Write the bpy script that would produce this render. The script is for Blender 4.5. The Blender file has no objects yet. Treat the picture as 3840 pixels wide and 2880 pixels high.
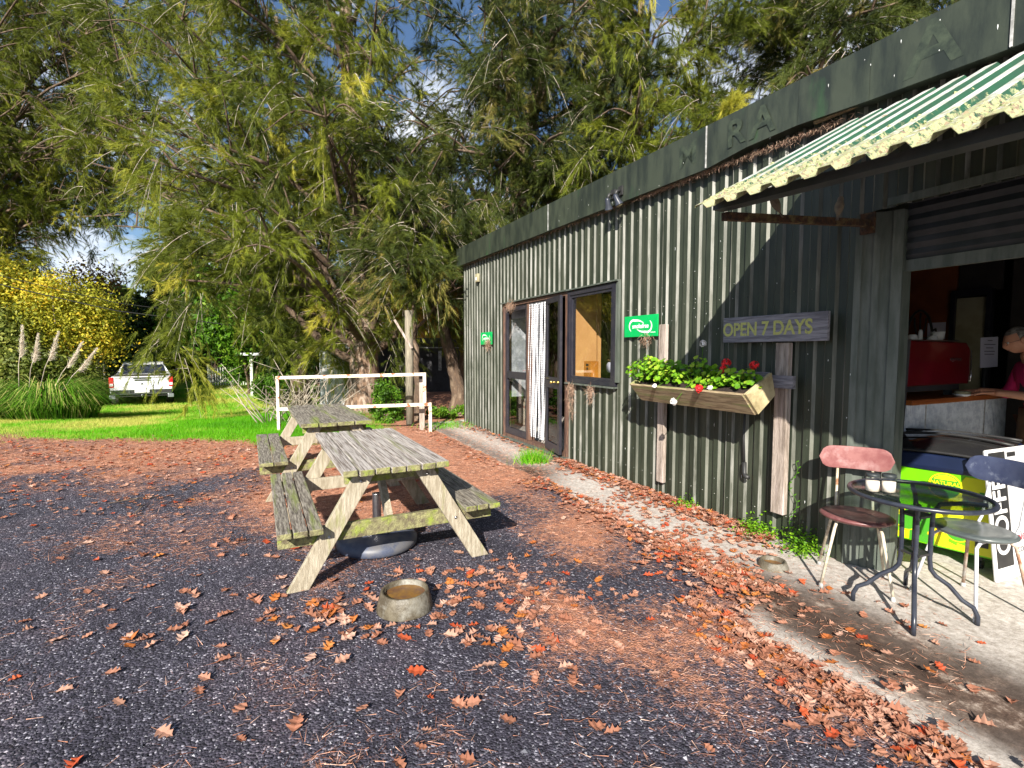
import bpy, math, random
import numpy as np
from mathutils import Vector, Matrix
R = math.radians
random.seed(7)
rng = np.random.default_rng(11)
S = bpy.context.scene
COL = S.collection

# ------------------------------------------------------------------ camera, world, sun
cam_d = bpy.data.cameras.new('camera'); cam = bpy.data.objects.new('camera', cam_d); COL.objects.link(cam)
cam.location = (0, 0, 1.55); cam.rotation_euler = (R(90-3.71), 0, 0)
cam_d.sensor_width = 36; cam_d.lens = 17.625; cam_d.clip_start = 0.05; cam_d.clip_end = 600
S.camera = cam
S.render.resolution_x = 1024; S.render.resolution_y = 768

SUN = Vector((.31, 1.684, -.95)).normalized()          # travel direction of the light
el = math.asin(-SUN.z); az = math.atan2(-SUN.x, -SUN.y)   # where the sun stands, from +Y towards +X
w = bpy.data.worlds.new('World'); S.world = w; w.use_nodes = True
nt = w.node_tree; bg = nt.nodes['Background']
sky = nt.nodes.new('ShaderNodeTexSky'); sky.sky_type = 'NISHITA'; sky.sun_disc = False
sky.sun_elevation = el; sky.sun_rotation = az; sky.dust_density = .6; sky.ozone_density = 4
geo = nt.nodes.new('ShaderNodeTexCoord'); nz = nt.nodes.new('ShaderNodeTexNoise')
mp = nt.nodes.new('ShaderNodeMapping'); mp.inputs['Scale'].default_value = (1, 1, 2.2)
nt.links.new(geo.outputs['Generated'], mp.inputs['Vector']); nt.links.new(mp.outputs[0], nz.inputs['Vector'])
nz.inputs['Scale'].default_value = 3.2; nz.inputs['Detail'].default_value = 7; nz.inputs['Roughness'].default_value = .6
cr = nt.nodes.new('ShaderNodeValToRGB'); cr.color_ramp.elements[0].position = .50; cr.color_ramp.elements[1].position = .64
nt.links.new(nz.outputs['Fac'], cr.inputs['Fac'])
mx = nt.nodes.new('ShaderNodeMixRGB'); mx.inputs['Color2'].default_value = (8.5, 8.9, 9.6, 1)
nt.links.new(cr.outputs[0], mx.inputs['Fac']); nt.links.new(sky.outputs[0], mx.inputs['Color1'])
nt.links.new(mx.outputs[0], bg.inputs['Color']); bg.inputs['Strength'].default_value = .062
sl = bpy.data.lights.new('sun', 'SUN'); so = bpy.data.objects.new('sun', sl); COL.objects.link(so)
sl.energy = 5.0; sl.angle = R(.5); sl.color = (1, .93, .82)
so.rotation_euler = SUN.to_track_quat('-Z', 'Y').to_euler()
S.view_settings.view_transform = 'Standard'; S.view_settings.look = 'None'
S.view_settings.exposure = 1.12; S.view_settings.gamma = 1; S.view_settings.use_curve_mapping = False

# ------------------------------------------------------------------ helpers
class MB:
    """collects shapes, builds ONE mesh object"""
    def __init__(s): s.v = []; s.f = []; s.m = []; s.mi = 0; s.smooth = []
    def add(s, vs, fs, sm=False, mi=None):
        b = len(s.v); s.v += [tuple(p) for p in vs]
        for f in fs: s.f.append(tuple(b+i for i in f)); s.m.append(s.mi if mi is None else mi); s.smooth.append(sm)
        return s
    def box(s, c, d, rot=None, mi=None, taper=1):
        x, y, z = d[0]/2, d[1]/2, d[2]/2
        vs = [Vector((i*x*(taper if k > 0 else 1), j*y*(taper if k > 0 else 1), k*z)) for k in (-1, 1) for j in (-1, 1) for i in (-1, 1)]
        if rot is not None: vs = [rot @ p for p in vs]
        c = Vector(c); vs = [p+c for p in vs]
        return s.add(vs, [(0, 2, 3, 1), (4, 5, 7, 6), (0, 1, 5, 4), (2, 6, 7, 3), (0, 4, 6, 2), (1, 3, 7, 5)], mi=mi)
    def bar(s, a, b, w, h, up=(0, 0, 1), mi=None):
        a = Vector(a); b = Vector(b); d = b-a; L = d.length; z = d.normalized(); u = Vector(up)
        x = u.cross(z)
        if x.length < 1e-4: x = Vector((1, 0, 0))
        x.normalize(); y = z.cross(x)
        rot = Matrix((x, y, z)).transposed()
        return s.box((a+b)/2, (w, h, L), rot, mi)
    def tube(s, pts, r, n=8, cap=True, sm=True, mi=None):
        pts = [Vector(p) for p in pts]; N = len(pts)
        rs = r if hasattr(r, '__len__') else [r]*N
        vs = []; prev = None
        for i, p in enumerate(pts):
            t = (pts[min(i+1, N-1)]-pts[max(i-1, 0)]).normalized()
            if prev is None:
                x = t.cross(Vector((0, 0, 1)));
                if x.length < .05: x = t.cross(Vector((1, 0, 0)))
            else: x = prev-t*prev.dot(t)
            x.normalize(); prev = x; y = t.cross(x)
            for k in range(n):
                a = 2*math.pi*k/n; vs.append(p+(x*math.cos(a)+y*math.sin(a))*rs[i])
        fs = [(i*n+k, i*n+(k+1) % n, (i+1)*n+(k+1) % n, (i+1)*n+k) for i in range(N-1) for k in range(n)]
        if cap: fs += [tuple(range(n-1, -1, -1)), tuple((N-1)*n+k for k in range(n))]
        return s.add(vs, fs, sm, mi)
    def lathe(s, prof, n=32, c=(0, 0, 0), sm=True, mi=None, sx=1, sy=1, cap=True):
        vs = [(c[0]+r*math.cos(2*math.pi*k/n)*sx, c[1]+r*math.sin(2*math.pi*k/n)*sy, c[2]+z) for r, z in prof for k in range(n)]
        fs = [(i*n+k, i*n+(k+1) % n, (i+1)*n+(k+1) % n, (i+1)*n+k) for i in range(len(prof)-1) for k in range(n)]
        if cap: fs += [tuple(range(n-1, -1, -1)), tuple((len(prof)-1)*n+k for k in range(n))]
        return s.add(vs, fs, sm, mi)
    def prism(s, poly, h, M=None, mi=None, sm=False):
        n = len(poly); vs = [Vector((p[0], p[1], 0)) for p in poly]+[Vector((p[0], p[1], h)) for p in poly]
        if M is not None: vs = [M @ p for p in vs]
        return s.add(vs, [tuple(range(n-1, -1, -1)), tuple(range(n, 2*n))]+[(i, (i+1) % n, n+(i+1) % n, n+i) for i in range(n)], sm, mi)
    def ball(s, c, r, sc=(1, 1, 1), n=12, mi=None):
        return s.lathe([(r*math.sin(math.pi*i/8)*1, -r*math.cos(math.pi*i/8)*sc[2]) for i in range(9)][1:-1], n, c, True, mi, sc[0], sc[1])
    def build(s, name, mat, parent=None, bevel=0, sub=0):
        me = bpy.data.meshes.new(name); me.from_pydata(s.v, [], s.f); me.update()
        mats = mat if isinstance(mat, (list, tuple)) else [mat]
        for m in mats: me.materials.append(m)
        me.polygons.foreach_set('material_index', s.m); me.polygons.foreach_set('use_smooth', s.smooth)
        o = bpy.data.objects.new(name, me); COL.objects.link(o)
        if parent: o.parent = parent
        if bevel:
            b = o.modifiers.new('b', 'BEVEL'); b.width = bevel; b.segments = 2; b.limit_method = 'ANGLE'; b.angle_limit = R(40)
        if sub:
            b = o.modifiers.new('s', 'SUBSURF'); b.levels = sub; b.render_levels = sub
        return o

def np_mesh(name, verts, faces_n, mat, parent=None, tint=None, smooth=False):
    """verts (F*n,3): every n verts form one face; tint per face"""
    F = len(verts)//faces_n; me = bpy.data.meshes.new(name)
    me.vertices.add(len(verts)); me.vertices.foreach_set('co', verts.astype(np.float32).ravel())
    me.loops.add(F*faces_n); me.loops.foreach_set('vertex_index', np.arange(F*faces_n, dtype=np.int32))
    me.polygons.add(F); me.polygons.foreach_set('loop_start', np.arange(0, F*faces_n, faces_n, dtype=np.int32))
    me.polygons.foreach_set('loop_total', np.full(F, faces_n, dtype=np.int32))
    me.update(calc_edges=True)
    if tint is not None:
        at = me.attributes.new('tint', 'FLOAT', 'FACE'); at.data.foreach_set('value', tint.astype(np.float32))
    me.materials.append(mat); o = bpy.data.objects.new(name, me); COL.objects.link(o)
    if parent: o.parent = parent
    return o

def tag(o, label=None, cat=None, group=None, kind=None):
    if label: o['label'] = label
    if cat: o['category'] = cat
    if group: o['group'] = group
    if kind: o['kind'] = kind
    return o
def thing(name, label, cat, loc=(0, 0, 0), rotz=0, group=None, M=None):
    o = bpy.data.objects.new(name, None); COL.objects.link(o); o.empty_display_size = .1
    if M is not None: o.matrix_world = M @ Matrix.Translation(Vector(loc)) @ Matrix.Rotation(rotz, 4, 'Z')
    else: o.location = loc; o.rotation_euler = (0, 0, rotz)
    return tag(o, label, cat, group)
def copy_tree(o, parent=None):
    c = o.copy(); COL.objects.link(c); c.parent = parent
    for ch in list(o.children): copy_tree(ch, c)
    return c

def mat(name, base=(.5, .5, .5), rough=.7, metal=0, spec=.5, c2=None, scale=8, detail=6, bump=0, bscale=None, tr=0, c3=None, s3=2, lo=.4, hi=.6, stretch=None, lo3=.5, hi3=.62, coord='Object', coat=0):
    m = bpy.data.materials.new(name); m.use_nodes = True; n = m.node_tree; b = n.nodes['Principled BSDF']
    b.inputs['Roughness'].default_value = rough; b.inputs['Metallic'].default_value = metal
    b.inputs['Specular IOR Level'].default_value = spec; b.inputs['Coat Weight'].default_value = coat
    b.inputs['Base Color'].default_value = (*base, 1)
    tc = n.nodes.new('ShaderNodeTexCoord'); src = tc.outputs[coord]
    if stretch:
        mm = n.nodes.new('ShaderNodeMapping'); mm.inputs['Scale'].default_value = stretch; n.links.new(src, mm.inputs[0]); src = mm.outputs[0]
    last = None
    def noise(sc, det, lo, hi):
        q = n.nodes.new('ShaderNodeTexNoise'); q.inputs['Scale'].default_value = sc; q.inputs['Detail'].default_value = det; q.inputs['Roughness'].default_value = .65
        n.links.new(src, q.inputs['Vector']); r = n.nodes.new('ShaderNodeMapRange'); r.inputs['From Min'].default_value = lo; r.inputs['From Max'].default_value = hi
        n.links.new(q.outputs['Fac'], r.inputs['Value']); return q, r
    if c2:
        q, r = noise(scale, detail, lo, hi); mxx = n.nodes.new('ShaderNodeMixRGB')
        mxx.inputs[1].default_value = (*base, 1); mxx.inputs[2].default_value = (*c2, 1); n.links.new(r.outputs[0], mxx.inputs[0]); last = mxx.outputs[0]
    if c3:
        q, r = noise(s3, 8, lo3, hi3); m3 = n.nodes.new('ShaderNodeMixRGB')
        if last: n.links.new(last, m3.inputs[1])
        else: m3.inputs[1].default_value = (*base, 1)
        m3.inputs[2].default_value = (*c3, 1); n.links.new(r.outputs[0], m3.inputs[0]); last = m3.outputs[0]
    if last: n.links.new(last, b.inputs['Base Color'])
    if bump:
        q, r = noise(bscale or scale*3, 5, .3, .7); bp = n.nodes.new('ShaderNodeBump'); bp.inputs['Strength'].default_value = bump; bp.inputs['Distance'].default_value = .01
        n.links.new(r.outputs[0], bp.inputs['Height']); n.links.new(bp.outputs[0], b.inputs['Normal'])
    m['bsdf'] = 1
    return m

def leafmat(name, ca, cb, cc=None, tr=.35, rough=.55, spec=.3):
    """leaf colour runs ca -> cb (-> cc) with the face attribute tint"""
    m = bpy.data.materials.new(name); m.use_nodes = True; n = m.node_tree; b = n.nodes['Principled BSDF']
    at = n.nodes.new('ShaderNodeAttribute'); at.attribute_name = 'tint'
    r = n.nodes.new('ShaderNodeValToRGB'); r.color_ramp.elements[0].color = (*ca, 1); r.color_ramp.elements[1].color = (*(cc or cb), 1)
    if cc: e = r.color_ramp.elements.new(.62); e.color = (*cb, 1)
    n.links.new(at.outputs['Fac'], r.inputs[0]); n.links.new(r.outputs[0], b.inputs['Base Color'])
    b.inputs['Roughness'].default_value = rough; b.inputs['Specular IOR Level'].default_value = spec
    t = n.nodes.new('ShaderNodeBsdfTranslucent'); n.links.new(r.outputs[0], t.inputs[0])
    ms = n.nodes.new('ShaderNodeMixShader'); ms.inputs[0].default_value = tr
    n.links.new(b.outputs[0], ms.inputs[1]); n.links.new(t.outputs[0], ms.inputs[2]); n.links.new(ms.outputs[0], n.nodes['Material Output'].inputs[0])
    return m

M = {}
# weathered timber
M['wood_grey'] = mat('wood_grey', (.33, .30, .25), .85, c2=(.085, .07, .055), scale=3, bump=.7, bscale=9, stretch=(24, 1.8, 24), c3=(.20, .24, .06), s3=.5, lo3=.52, hi3=.66)
M['wood_top'] = mat('wood_top', (.56, .52, .49), .8, c2=(.17, .135, .115), scale=3, detail=9, bump=.8, bscale=9, stretch=(30, .9, 30), c3=(.20, .22, .08), s3=.5, lo3=.56, hi3=.68, lo=.44, hi=.60)
M['wood_leg'] = mat('wood_leg', (.42, .375, .29), .85, c2=(.27, .23, .165), scale=5, detail=9, bump=.5, bscale=16, stretch=(9, 9, 1.6), c3=(.20, .23, .035), s3=.55, lo3=.55, hi3=.68)
M['wood_green'] = mat('wood_green', (.27, .26, .12), .85, c2=(.12, .10, .06), scale=18, bump=.6, bscale=60, c3=(.22, .27, .04), s3=8)
M['wood_post'] = mat('wood_post', (.44, .37, .32), .85, c2=(.20, .16, .13), scale=6, bump=.5, bscale=18, stretch=(10, 10, .8), c3=(.52, .43, .40), s3=1.5)
M['wood_sign'] = mat('wood_sign', (.14, .135, .16), .8, c2=(.30, .29, .32), scale=5, bump=.4, bscale=14, stretch=(.8, 8, 9))
M['wood_box'] = mat('wood_box', (.42, .33, .20), .85, c2=(.20, .14, .08), scale=7, bump=.6, bscale=20, stretch=(.8, 6, 9), c3=(.25, .26, .10), s3=2)
M['wood_end'] = mat('wood_end', (.50, .42, .24), .85, c2=(.26, .21, .11), scale=3, bump=.5, bscale=9, stretch=(14, 2, 2), c3=(.30, .33, .12), s3=.6)
M['soil'] = mat('soil', (.05, .03, .02), .95, c2=(.02, .012, .01), scale=40, bump=1)
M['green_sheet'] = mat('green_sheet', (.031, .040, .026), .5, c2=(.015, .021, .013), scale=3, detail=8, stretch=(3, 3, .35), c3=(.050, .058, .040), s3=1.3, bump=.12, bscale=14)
M['rib_side_lit'] = mat('rib_side_lit', (.145, .15, .125), .5, c2=(.05, .055, .04), scale=3, detail=8, stretch=(3, 3, .45), c3=(.22, .22, .20), s3=2, bump=.1, bscale=14)  # paler than the flats: sunlit strips on the rib sides put into the colour
M['fascia'] = mat('fascia', (.042, .052, .036), .45, c2=(.018, .024, .019), scale=3.2, detail=9, stretch=(2.2, 1, .6), c3=(.03, .07, .03), s3=1.1, lo3=.58, hi3=.7)
M['flash'] = mat('flash', (.11, .125, .11), .5, c2=(.06, .075, .06), scale=5, stretch=(3, 3, .5))
M['letter_fade'] = mat('letter_fade', (.054, .070, .045), .45, c2=(.022, .030, .022), scale=9, detail=8)
M['rust'] = mat('rust', (.10, .045, .02), .9, c2=(.035, .02, .015), scale=25, bump=.8, c3=(.2, .15, .06), s3=12)
M['dark_metal'] = mat('dark_metal', (.025, .032, .035), .5, c2=(.045, .05, .055), scale=6, stretch=(1, 1, 1))
M['black_frame'] = mat('black_frame', (.018, .018, .028), .35, c2=(.03, .028, .035), scale=8)
M['brown_frame'] = mat('brown_frame', (.16, .09, .06), .6, c2=(.07, .04, .035), scale=10, stretch=(6, 6, .8))
M['white_alu'] = mat('white_alu', (.5, .5, .5), .5, c2=(.25, .25, .24), scale=12)
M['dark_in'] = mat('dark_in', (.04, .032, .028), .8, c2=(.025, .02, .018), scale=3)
M['orange_wall'] = mat('orange_wall', (.25, .065, .015), .8, c2=(.18, .04, .01), scale=2)
M['orange_board'] = mat('orange_board', (.78, .42, .16), .7, c2=(.70, .36, .13), scale=5)
M['grey_board'] = mat('grey_board', (.60, .62, .66), .7, c2=(.30, .32, .35), scale=5)
M['cream'] = mat('cream', (.38, .35, .22), .7, c2=(.28, .25, .15), scale=3)
M['galv'] = mat('galv', (.42, .44, .48), .38, .7, c2=(.28, .30, .34), scale=12)
M['redmachine'] = mat('redmachine', (.14, .004, .006), .3, c2=(.10, .003, .005), scale=2, coat=.6)
M['chrome'] = mat('chrome', (.7, .7, .72), .18, 1, c2=(.5, .5, .52), scale=9)
M['steel'] = mat('steel', (.5, .5, .52), .3, 1, c2=(.38, .38, .4), scale=20)
M['counter'] = mat('counter', (.42, .13, .03), .4, c2=(.30, .08, .02), scale=4, stretch=(.5, 6, 6))
M['white'] = mat('white', (.8, .8, .8), .4, c2=(.72, .72, .73), scale=6)
M['paper'] = mat('paper', (.62, .60, .72), .7, c2=(.58, .56, .68), scale=4)
M['ink'] = mat('ink', (.12, .1, .15), .7, c2=(.16, .14, .2), scale=30)
M['sign_green'] = mat('sign_green', (.0, .42, .10), .4, c2=(.0, .36, .085), scale=4)
M['sign_white'] = mat('sign_white', (.85, .87, .86), .4, c2=(.78, .8, .79), scale=20)
M['sign_yellow'] = mat('sign_yellow', (.50, .50, .15), .7, c2=(.25, .23, .16), scale=45, lo=.54, hi=.66)
M['black'] = mat('black', (.02, .02, .022), .5, c2=(.03, .03, .03), scale=12)
M['black_paint'] = mat('black_paint', (.018, .022, .035), .32, c2=(.035, .04, .055), scale=10)
M['burg'] = mat('burg', (.20, .065, .065), .6, c2=(.26, .105, .10), scale=12, c3=(.36, .21, .205), s3=9, lo3=.50, hi3=.68)
M['burg_dark'] = mat('burg_dark', (.13, .045, .045), .42, c2=(.20, .08, .08), scale=9, c3=(.30, .17, .16), s3=12, lo3=.55, hi3=.7)
M['navy_seat'] = mat('navy_seat', (.035, .045, .10), .5, c2=(.06, .075, .14), scale=8, c3=(.22, .25, .33), s3=9, lo3=.56, hi3=.7)
M['dark_seat'] = mat('dark_seat', (.07, .085, .09), .3, c2=(.11, .13, .13), scale=8, c3=(.22, .24, .24), s3=11, lo3=.58, hi3=.72)
M['cream_metal'] = mat('cream_metal', (.62, .58, .48), .5, c2=(.42, .36, .26), scale=16, c3=(.24, .11, .05), s3=9, lo3=.56, hi3=.64)
M['rusty_metal'] = mat('rusty_metal', (.46, .36, .28), .6, c2=(.24, .10, .05), scale=14, c3=(.5, .48, .45), s3=8)
M['white_metal'] = mat('white_metal', (.62, .63, .68), .4, c2=(.5, .5, .54), scale=12)
M['rail_paint'] = mat('rail_paint', (.80, .73, .60), .55, c2=(.70, .60, .45), scale=7, c3=(.36, .10, .04), s3=6.5, lo3=.54, hi3=.60)
M['stone_bowl'] = mat('stone_bowl', (.13, .112, .078), .5, c2=(.065, .052, .034), scale=14, bump=.25, bscale=40, c3=(.20, .19, .16), s3=6)
M['bowl_in'] = mat('bowl_in', (.12, .06, .03), .25, c2=(.20, .10, .02), scale=12)
M['blue_base'] = mat('blue_base', (.05, .062, .105), .5, c2=(.08, .095, .14), scale=10, c3=(.12, .12, .13), s3=5)
M['bark'] = mat('bark', (.24, .15, .095), .9, c2=(.09, .058, .04), scale=5, bump=1, bscale=16, stretch=(3.4, 3.4, 1), c3=(.36, .28, .22), s3=3.5)
M['bark_dark'] = mat('bark_dark', (.13, .085, .055), .95, c2=(.06, .04, .03), scale=6, bump=1, bscale=16, stretch=(3, 3, 1), c3=(.22, .16, .11), s3=3)
M['twig'] = mat('twig', (.46, .40, .33), .8, c2=(.25, .21, .16), scale=9)
M['pole_wood'] = mat('pole_wood', (.26, .23, .17), .85, c2=(.15, .13, .10), scale=6, stretch=(8, 8, .8))
M['car_white'] = mat('car_white', (.78, .79, .82), .3, c2=(.74, .75, .78), scale=3, coat=.5)
M['car_glass'] = mat('car_glass', (.012, .015, .03), .08, c2=(.03, .035, .05), scale=3)
M['tyre'] = mat('tyre', (.02, .02, .02), .9, c2=(.04, .035, .03), scale=14)
M['tail_red'] = mat('tail_red', (.55, .01, .03), .2, c2=(.45, .01, .02), scale=6)
M['far_grey'] = mat('far_grey', (.36, .38, .40), .7, c2=(.26, .28, .30), scale=2, stretch=(6, 6, .5))
M['far_white'] = mat('far_white', (.62, .64, .66), .7, c2=(.45, .47, .5), scale=2, stretch=(5, 5, .4))
M['ochre'] = mat('ochre', (.55, .27, .02), .7, c2=(.42, .19, .015), scale=2, stretch=(5, 5, .5))
M['far_dark'] = mat('far_dark', (.05, .05, .06), .7, c2=(.03, .03, .035), scale=3)
M['far_roof'] = mat('far_roof', (.2, .2, .2), .7, c2=(.14, .14, .15), scale=3)
M['pale_wood'] = mat('pale_wood', (.60, .62, .55), .8, c2=(.40, .42, .38), scale=5, stretch=(5, 5, .8))
M['skin'] = mat('skin', (.50, .24, .15), .55, c2=(.44, .20, .12), scale=14)
M['hair'] = mat('hair', (.09, .08, .075), .8, c2=(.24, .22, .2), scale=40)
M['pink'] = mat('pink', (.72, .02, .16), .8, c2=(.58, .015, .12), scale=9, bump=.4)
M['apron'] = mat('apron', (.16, .09, .045), .85, c2=(.11, .06, .03), scale=8)
M['vest'] = mat('vest', (.03, .03, .035), .8, c2=(.045, .045, .05), scale=12)
M['flower_red'] = mat('flower_red', (.85, .015, .02), .6, c2=(.65, .01, .015), scale=60)
M['flower_white'] = mat('flower_white', (.85, .84, .82), .6, c2=(.75, .72, .7), scale=60)
M['salt'] = mat('salt', (.85, .76, .68), .5, c2=(.75, .65, .55), scale=8)
M['box_orange'] = mat('box_orange', (.62, .24, .03), .6, c2=(.5, .18, .02), scale=8)
M['dry'] = leafmat('dry', (.30, .17, .12), (.42, .30, .21), (.18, .10, .07), tr=.2)
M['brass'] = mat('brass', (.75, .6, .2), .3, 1, c2=(.6, .45, .15), scale=10)
M['bird'] = mat('bird', (.16, .12, .085), .8, c2=(.24, .19, .13), scale=30)
M['lime'] = mat('lime', (.17, .58, .003), .4, c2=(.14, .52, .003), scale=2)
M['fz_yellow'] = mat('fz_yellow', (.80, .82, .01), .4, c2=(.74, .74, .01), scale=3)
M['fz_green'] = mat('fz_green', (.05, .30, .02), .4, c2=(.07, .34, .02), scale=3)
M['fz_orange'] = mat('fz_orange', (.80, .5, .01), .4, c2=(.72, .44, .01), scale=3)
M['navy'] = mat('navy', (.006, .012, .038), .35, c2=(.009, .016, .05), scale=4)
M['fz_lid'] = mat('fz_lid', (.02, .02, .022), .06, c2=(.03, .03, .03), scale=2)
M['letter_red'] = mat('letter_red', (.7, .03, .06), .6, c2=(.6, .03, .05), scale=20)
M['sign_grey'] = mat('sign_grey', (.5, .5, .52), .5, c2=(.6, .6, .62), scale=3)

def glass(name, col=(.9, .95, .95), rough=.0, ior=1.45, a=.25, bump=0):
    m = bpy.data.materials.new(name); m.use_nodes = True; n = m.node_tree
    for x in list(n.nodes):
        if x.type != 'OUTPUT_MATERIAL': n.nodes.remove(x)
    out = n.nodes[0]; t = n.nodes.new('ShaderNodeBsdfTransparent'); t.inputs[0].default_value = (*col, 1)
    g = n.nodes.new('ShaderNodeBsdfGlossy'); g.inputs['Roughness'].default_value = rough
    fr = n.nodes.new('ShaderNodeLayerWeight'); fr.inputs['Blend'].default_value = .5
    pw = n.nodes.new('ShaderNodeMath'); pw.operation = 'POWER'; pw.inputs[1].default_value = 4; n.links.new(fr.outputs['Facing'], pw.inputs[0])
    ml = n.nodes.new('ShaderNodeMath'); ml.operation = 'MULTIPLY_ADD'; ml.inputs[1].default_value = .8; ml.inputs[2].default_value = ((ior-1)/(ior+1))**2; n.links.new(pw.outputs[0], ml.inputs[0])
    ms = n.nodes.new('ShaderNodeMixShader'); n.links.new(ml.outputs[0], ms.inputs[0]); n.links.new(t.outputs[0], ms.inputs[1]); n.links.new(g.outputs[0], ms.inputs[2])
    n.links.new(ms.outputs[0], out.inputs[0])
    if bump:
        q = n.nodes.new('ShaderNodeTexNoise'); q.inputs['Scale'].default_value = 60; b = n.nodes.new('ShaderNodeBump'); b.inputs['Strength'].default_value = bump; b.inputs['Distance'].default_value = .004
        tc = n.nodes.new('ShaderNodeTexCoord'); n.links.new(tc.outputs['Object'], q.inputs['Vector']); n.links.new(q.outputs[0], b.inputs['Height'])
        n.links.new(b.outputs[0], g.inputs['Normal']); n.links.new(b.outputs[0], fr.inputs['Normal'])
    return m
M['glass'] = glass('glass', (.9, .91, .91), ior=1.8)
M['glass_dark'] = glass('glass_dark', (.10, .11, .11), ior=1.6)
M['glass_clear'] = glass('glass_clear', (.93, .95, .95))
M['glass_table'] = glass('glass_table', (.60, .66, .60), .06, 1.5, bump=.6)

def text(s, size, M4, mt, parent, name='lettering', depth=.002, sx=1, align='CENTER', font_bold=False, label=None):
    c = bpy.data.curves.new(name, 'FONT'); c.body = s; c.size = size; c.extrude = depth; c.align_x = align; c.align_y = 'CENTER'
    if font_bold: c.offset = size*.022
    t = bpy.data.objects.new('t', c); COL.objects.link(t)
    me = bpy.data.meshes.new_from_object(t, depsgraph=bpy.context.evaluated_depsgraph_get()); me.name = name
    bpy.data.objects.remove(t); me.materials.clear(); me.materials.append(mt)
    o = bpy.data.objects.new(name, me); COL.objects.link(o); o.parent = parent
    o.matrix_local = M4 @ Matrix.Diagonal((sx, 1, 1, 1))
    return o
def face_frame(origin, x, y):
    x = Vector(x).normalized(); y = Vector(y).normalized(); z = x.cross(y)
    m = Matrix((x, y, z)).transposed().to_4x4(); m.translation = Vector(origin); return m

# wall frame: X = along the wall (u, away from camera), Y = out of the wall, Z = up
A0 = Vector((2.212, 4.021, 0)); TU = Vector((-.42725, .90413, 0)); NO = Vector((-.90413, -.42725, 0))
MW = Matrix(((TU.x, NO.x, 0, A0.x), (TU.y, NO.y, 0, A0.y), (0, 0, 1, 0), (0, 0, 0, 1)))
def W(u, o, z=0): return MW @ Vector((u, o, z))

def sstep(a, b, x): t = np.clip((x-a)/(b-a), 0, 1); return t*t*(3-2*t)
def gz(x, y):
    x = np.asarray(x, float); y = np.asarray(y, float)
    g = -.38*sstep(9, 17, y)*sstep(-3, -8, x)+.36*sstep(19, 26, y)*sstep(-3, -8, x)
    g = g-.03*sstep(8, 11, y)*(1-sstep(-3, -8, x))
    return g + .6*sstep(60, 200, np.hypot(x, y))
def vnoise(x, y, f, seed=0):
    x = np.asarray(x)*f+seed*13.7; y = np.asarray(y)*f+seed*7.3; xi = np.floor(x); yi = np.floor(y); a = x-xi; b = y-yi
    a = a*a*(3-2*a); b = b*b*(3-2*b)
    def h(i, j): v = np.sin(i*127.1+j*311.7+seed*74.7)*43758.5453; return v-np.floor(v)
    return (h(xi, yi)*(1-a)+h(xi+1, yi)*a)*(1-b)+(h(xi, yi+1)*(1-a)+h(xi+1, yi+1)*a)*b
def uo(x, y):
    dx = x-A0.x; dy = y-A0.y; return dx*TU.x+dy*TU.y, dx*NO.x+dy*NO.y
def litter_mask(x, y):
    u, o = uo(x, y)
    a = .88*sstep(3.9, 7.6, y+.25*x*0+1.2*(vnoise(x, y, .8, 1)-.5))*(1-.35*sstep(-5, -9, x))
    b = sstep(.6, 1.0, o)*(1-sstep(1.25, 2.6, o))*sstep(-2.6, -.8, u)*.52
    c = sstep(1.2, 3.2, u)*(1-sstep(2.6, 5.2, o))*sstep(.2, .6, o)
    n = vnoise(x, y, 1.3, 2)*.5+vnoise(x, y, 3.1, 3)*.3+vnoise(x, y, 7, 4)*.2
    d = np.exp(-((o-1.95-.25*(u+1))/.28)**2)*sstep(-1.6, -.9, u)*(1-sstep(.6, 1.3, u))*.42
    return np.clip(np.maximum(np.maximum(np.maximum(a, b), c), d)*1.15+(n-.5)*1.5+.02, 0, .93)
def grass_mask(x, y):
    n = vnoise(x, y, .7, 5)*.6+vnoise(x, y, 2.2, 6)*.4
    edge = 8.35+.16*np.maximum(0, -x-6)+.25*np.maximum(0, x+4.6)
    g = sstep(-.35, .75, y-edge+(n-.5)*1.6)
    u, o = uo(x, y)
    return g*sstep(1.3, 2.6, o+.0)*(1-sstep(-2.8, -1.9, x))
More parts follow.
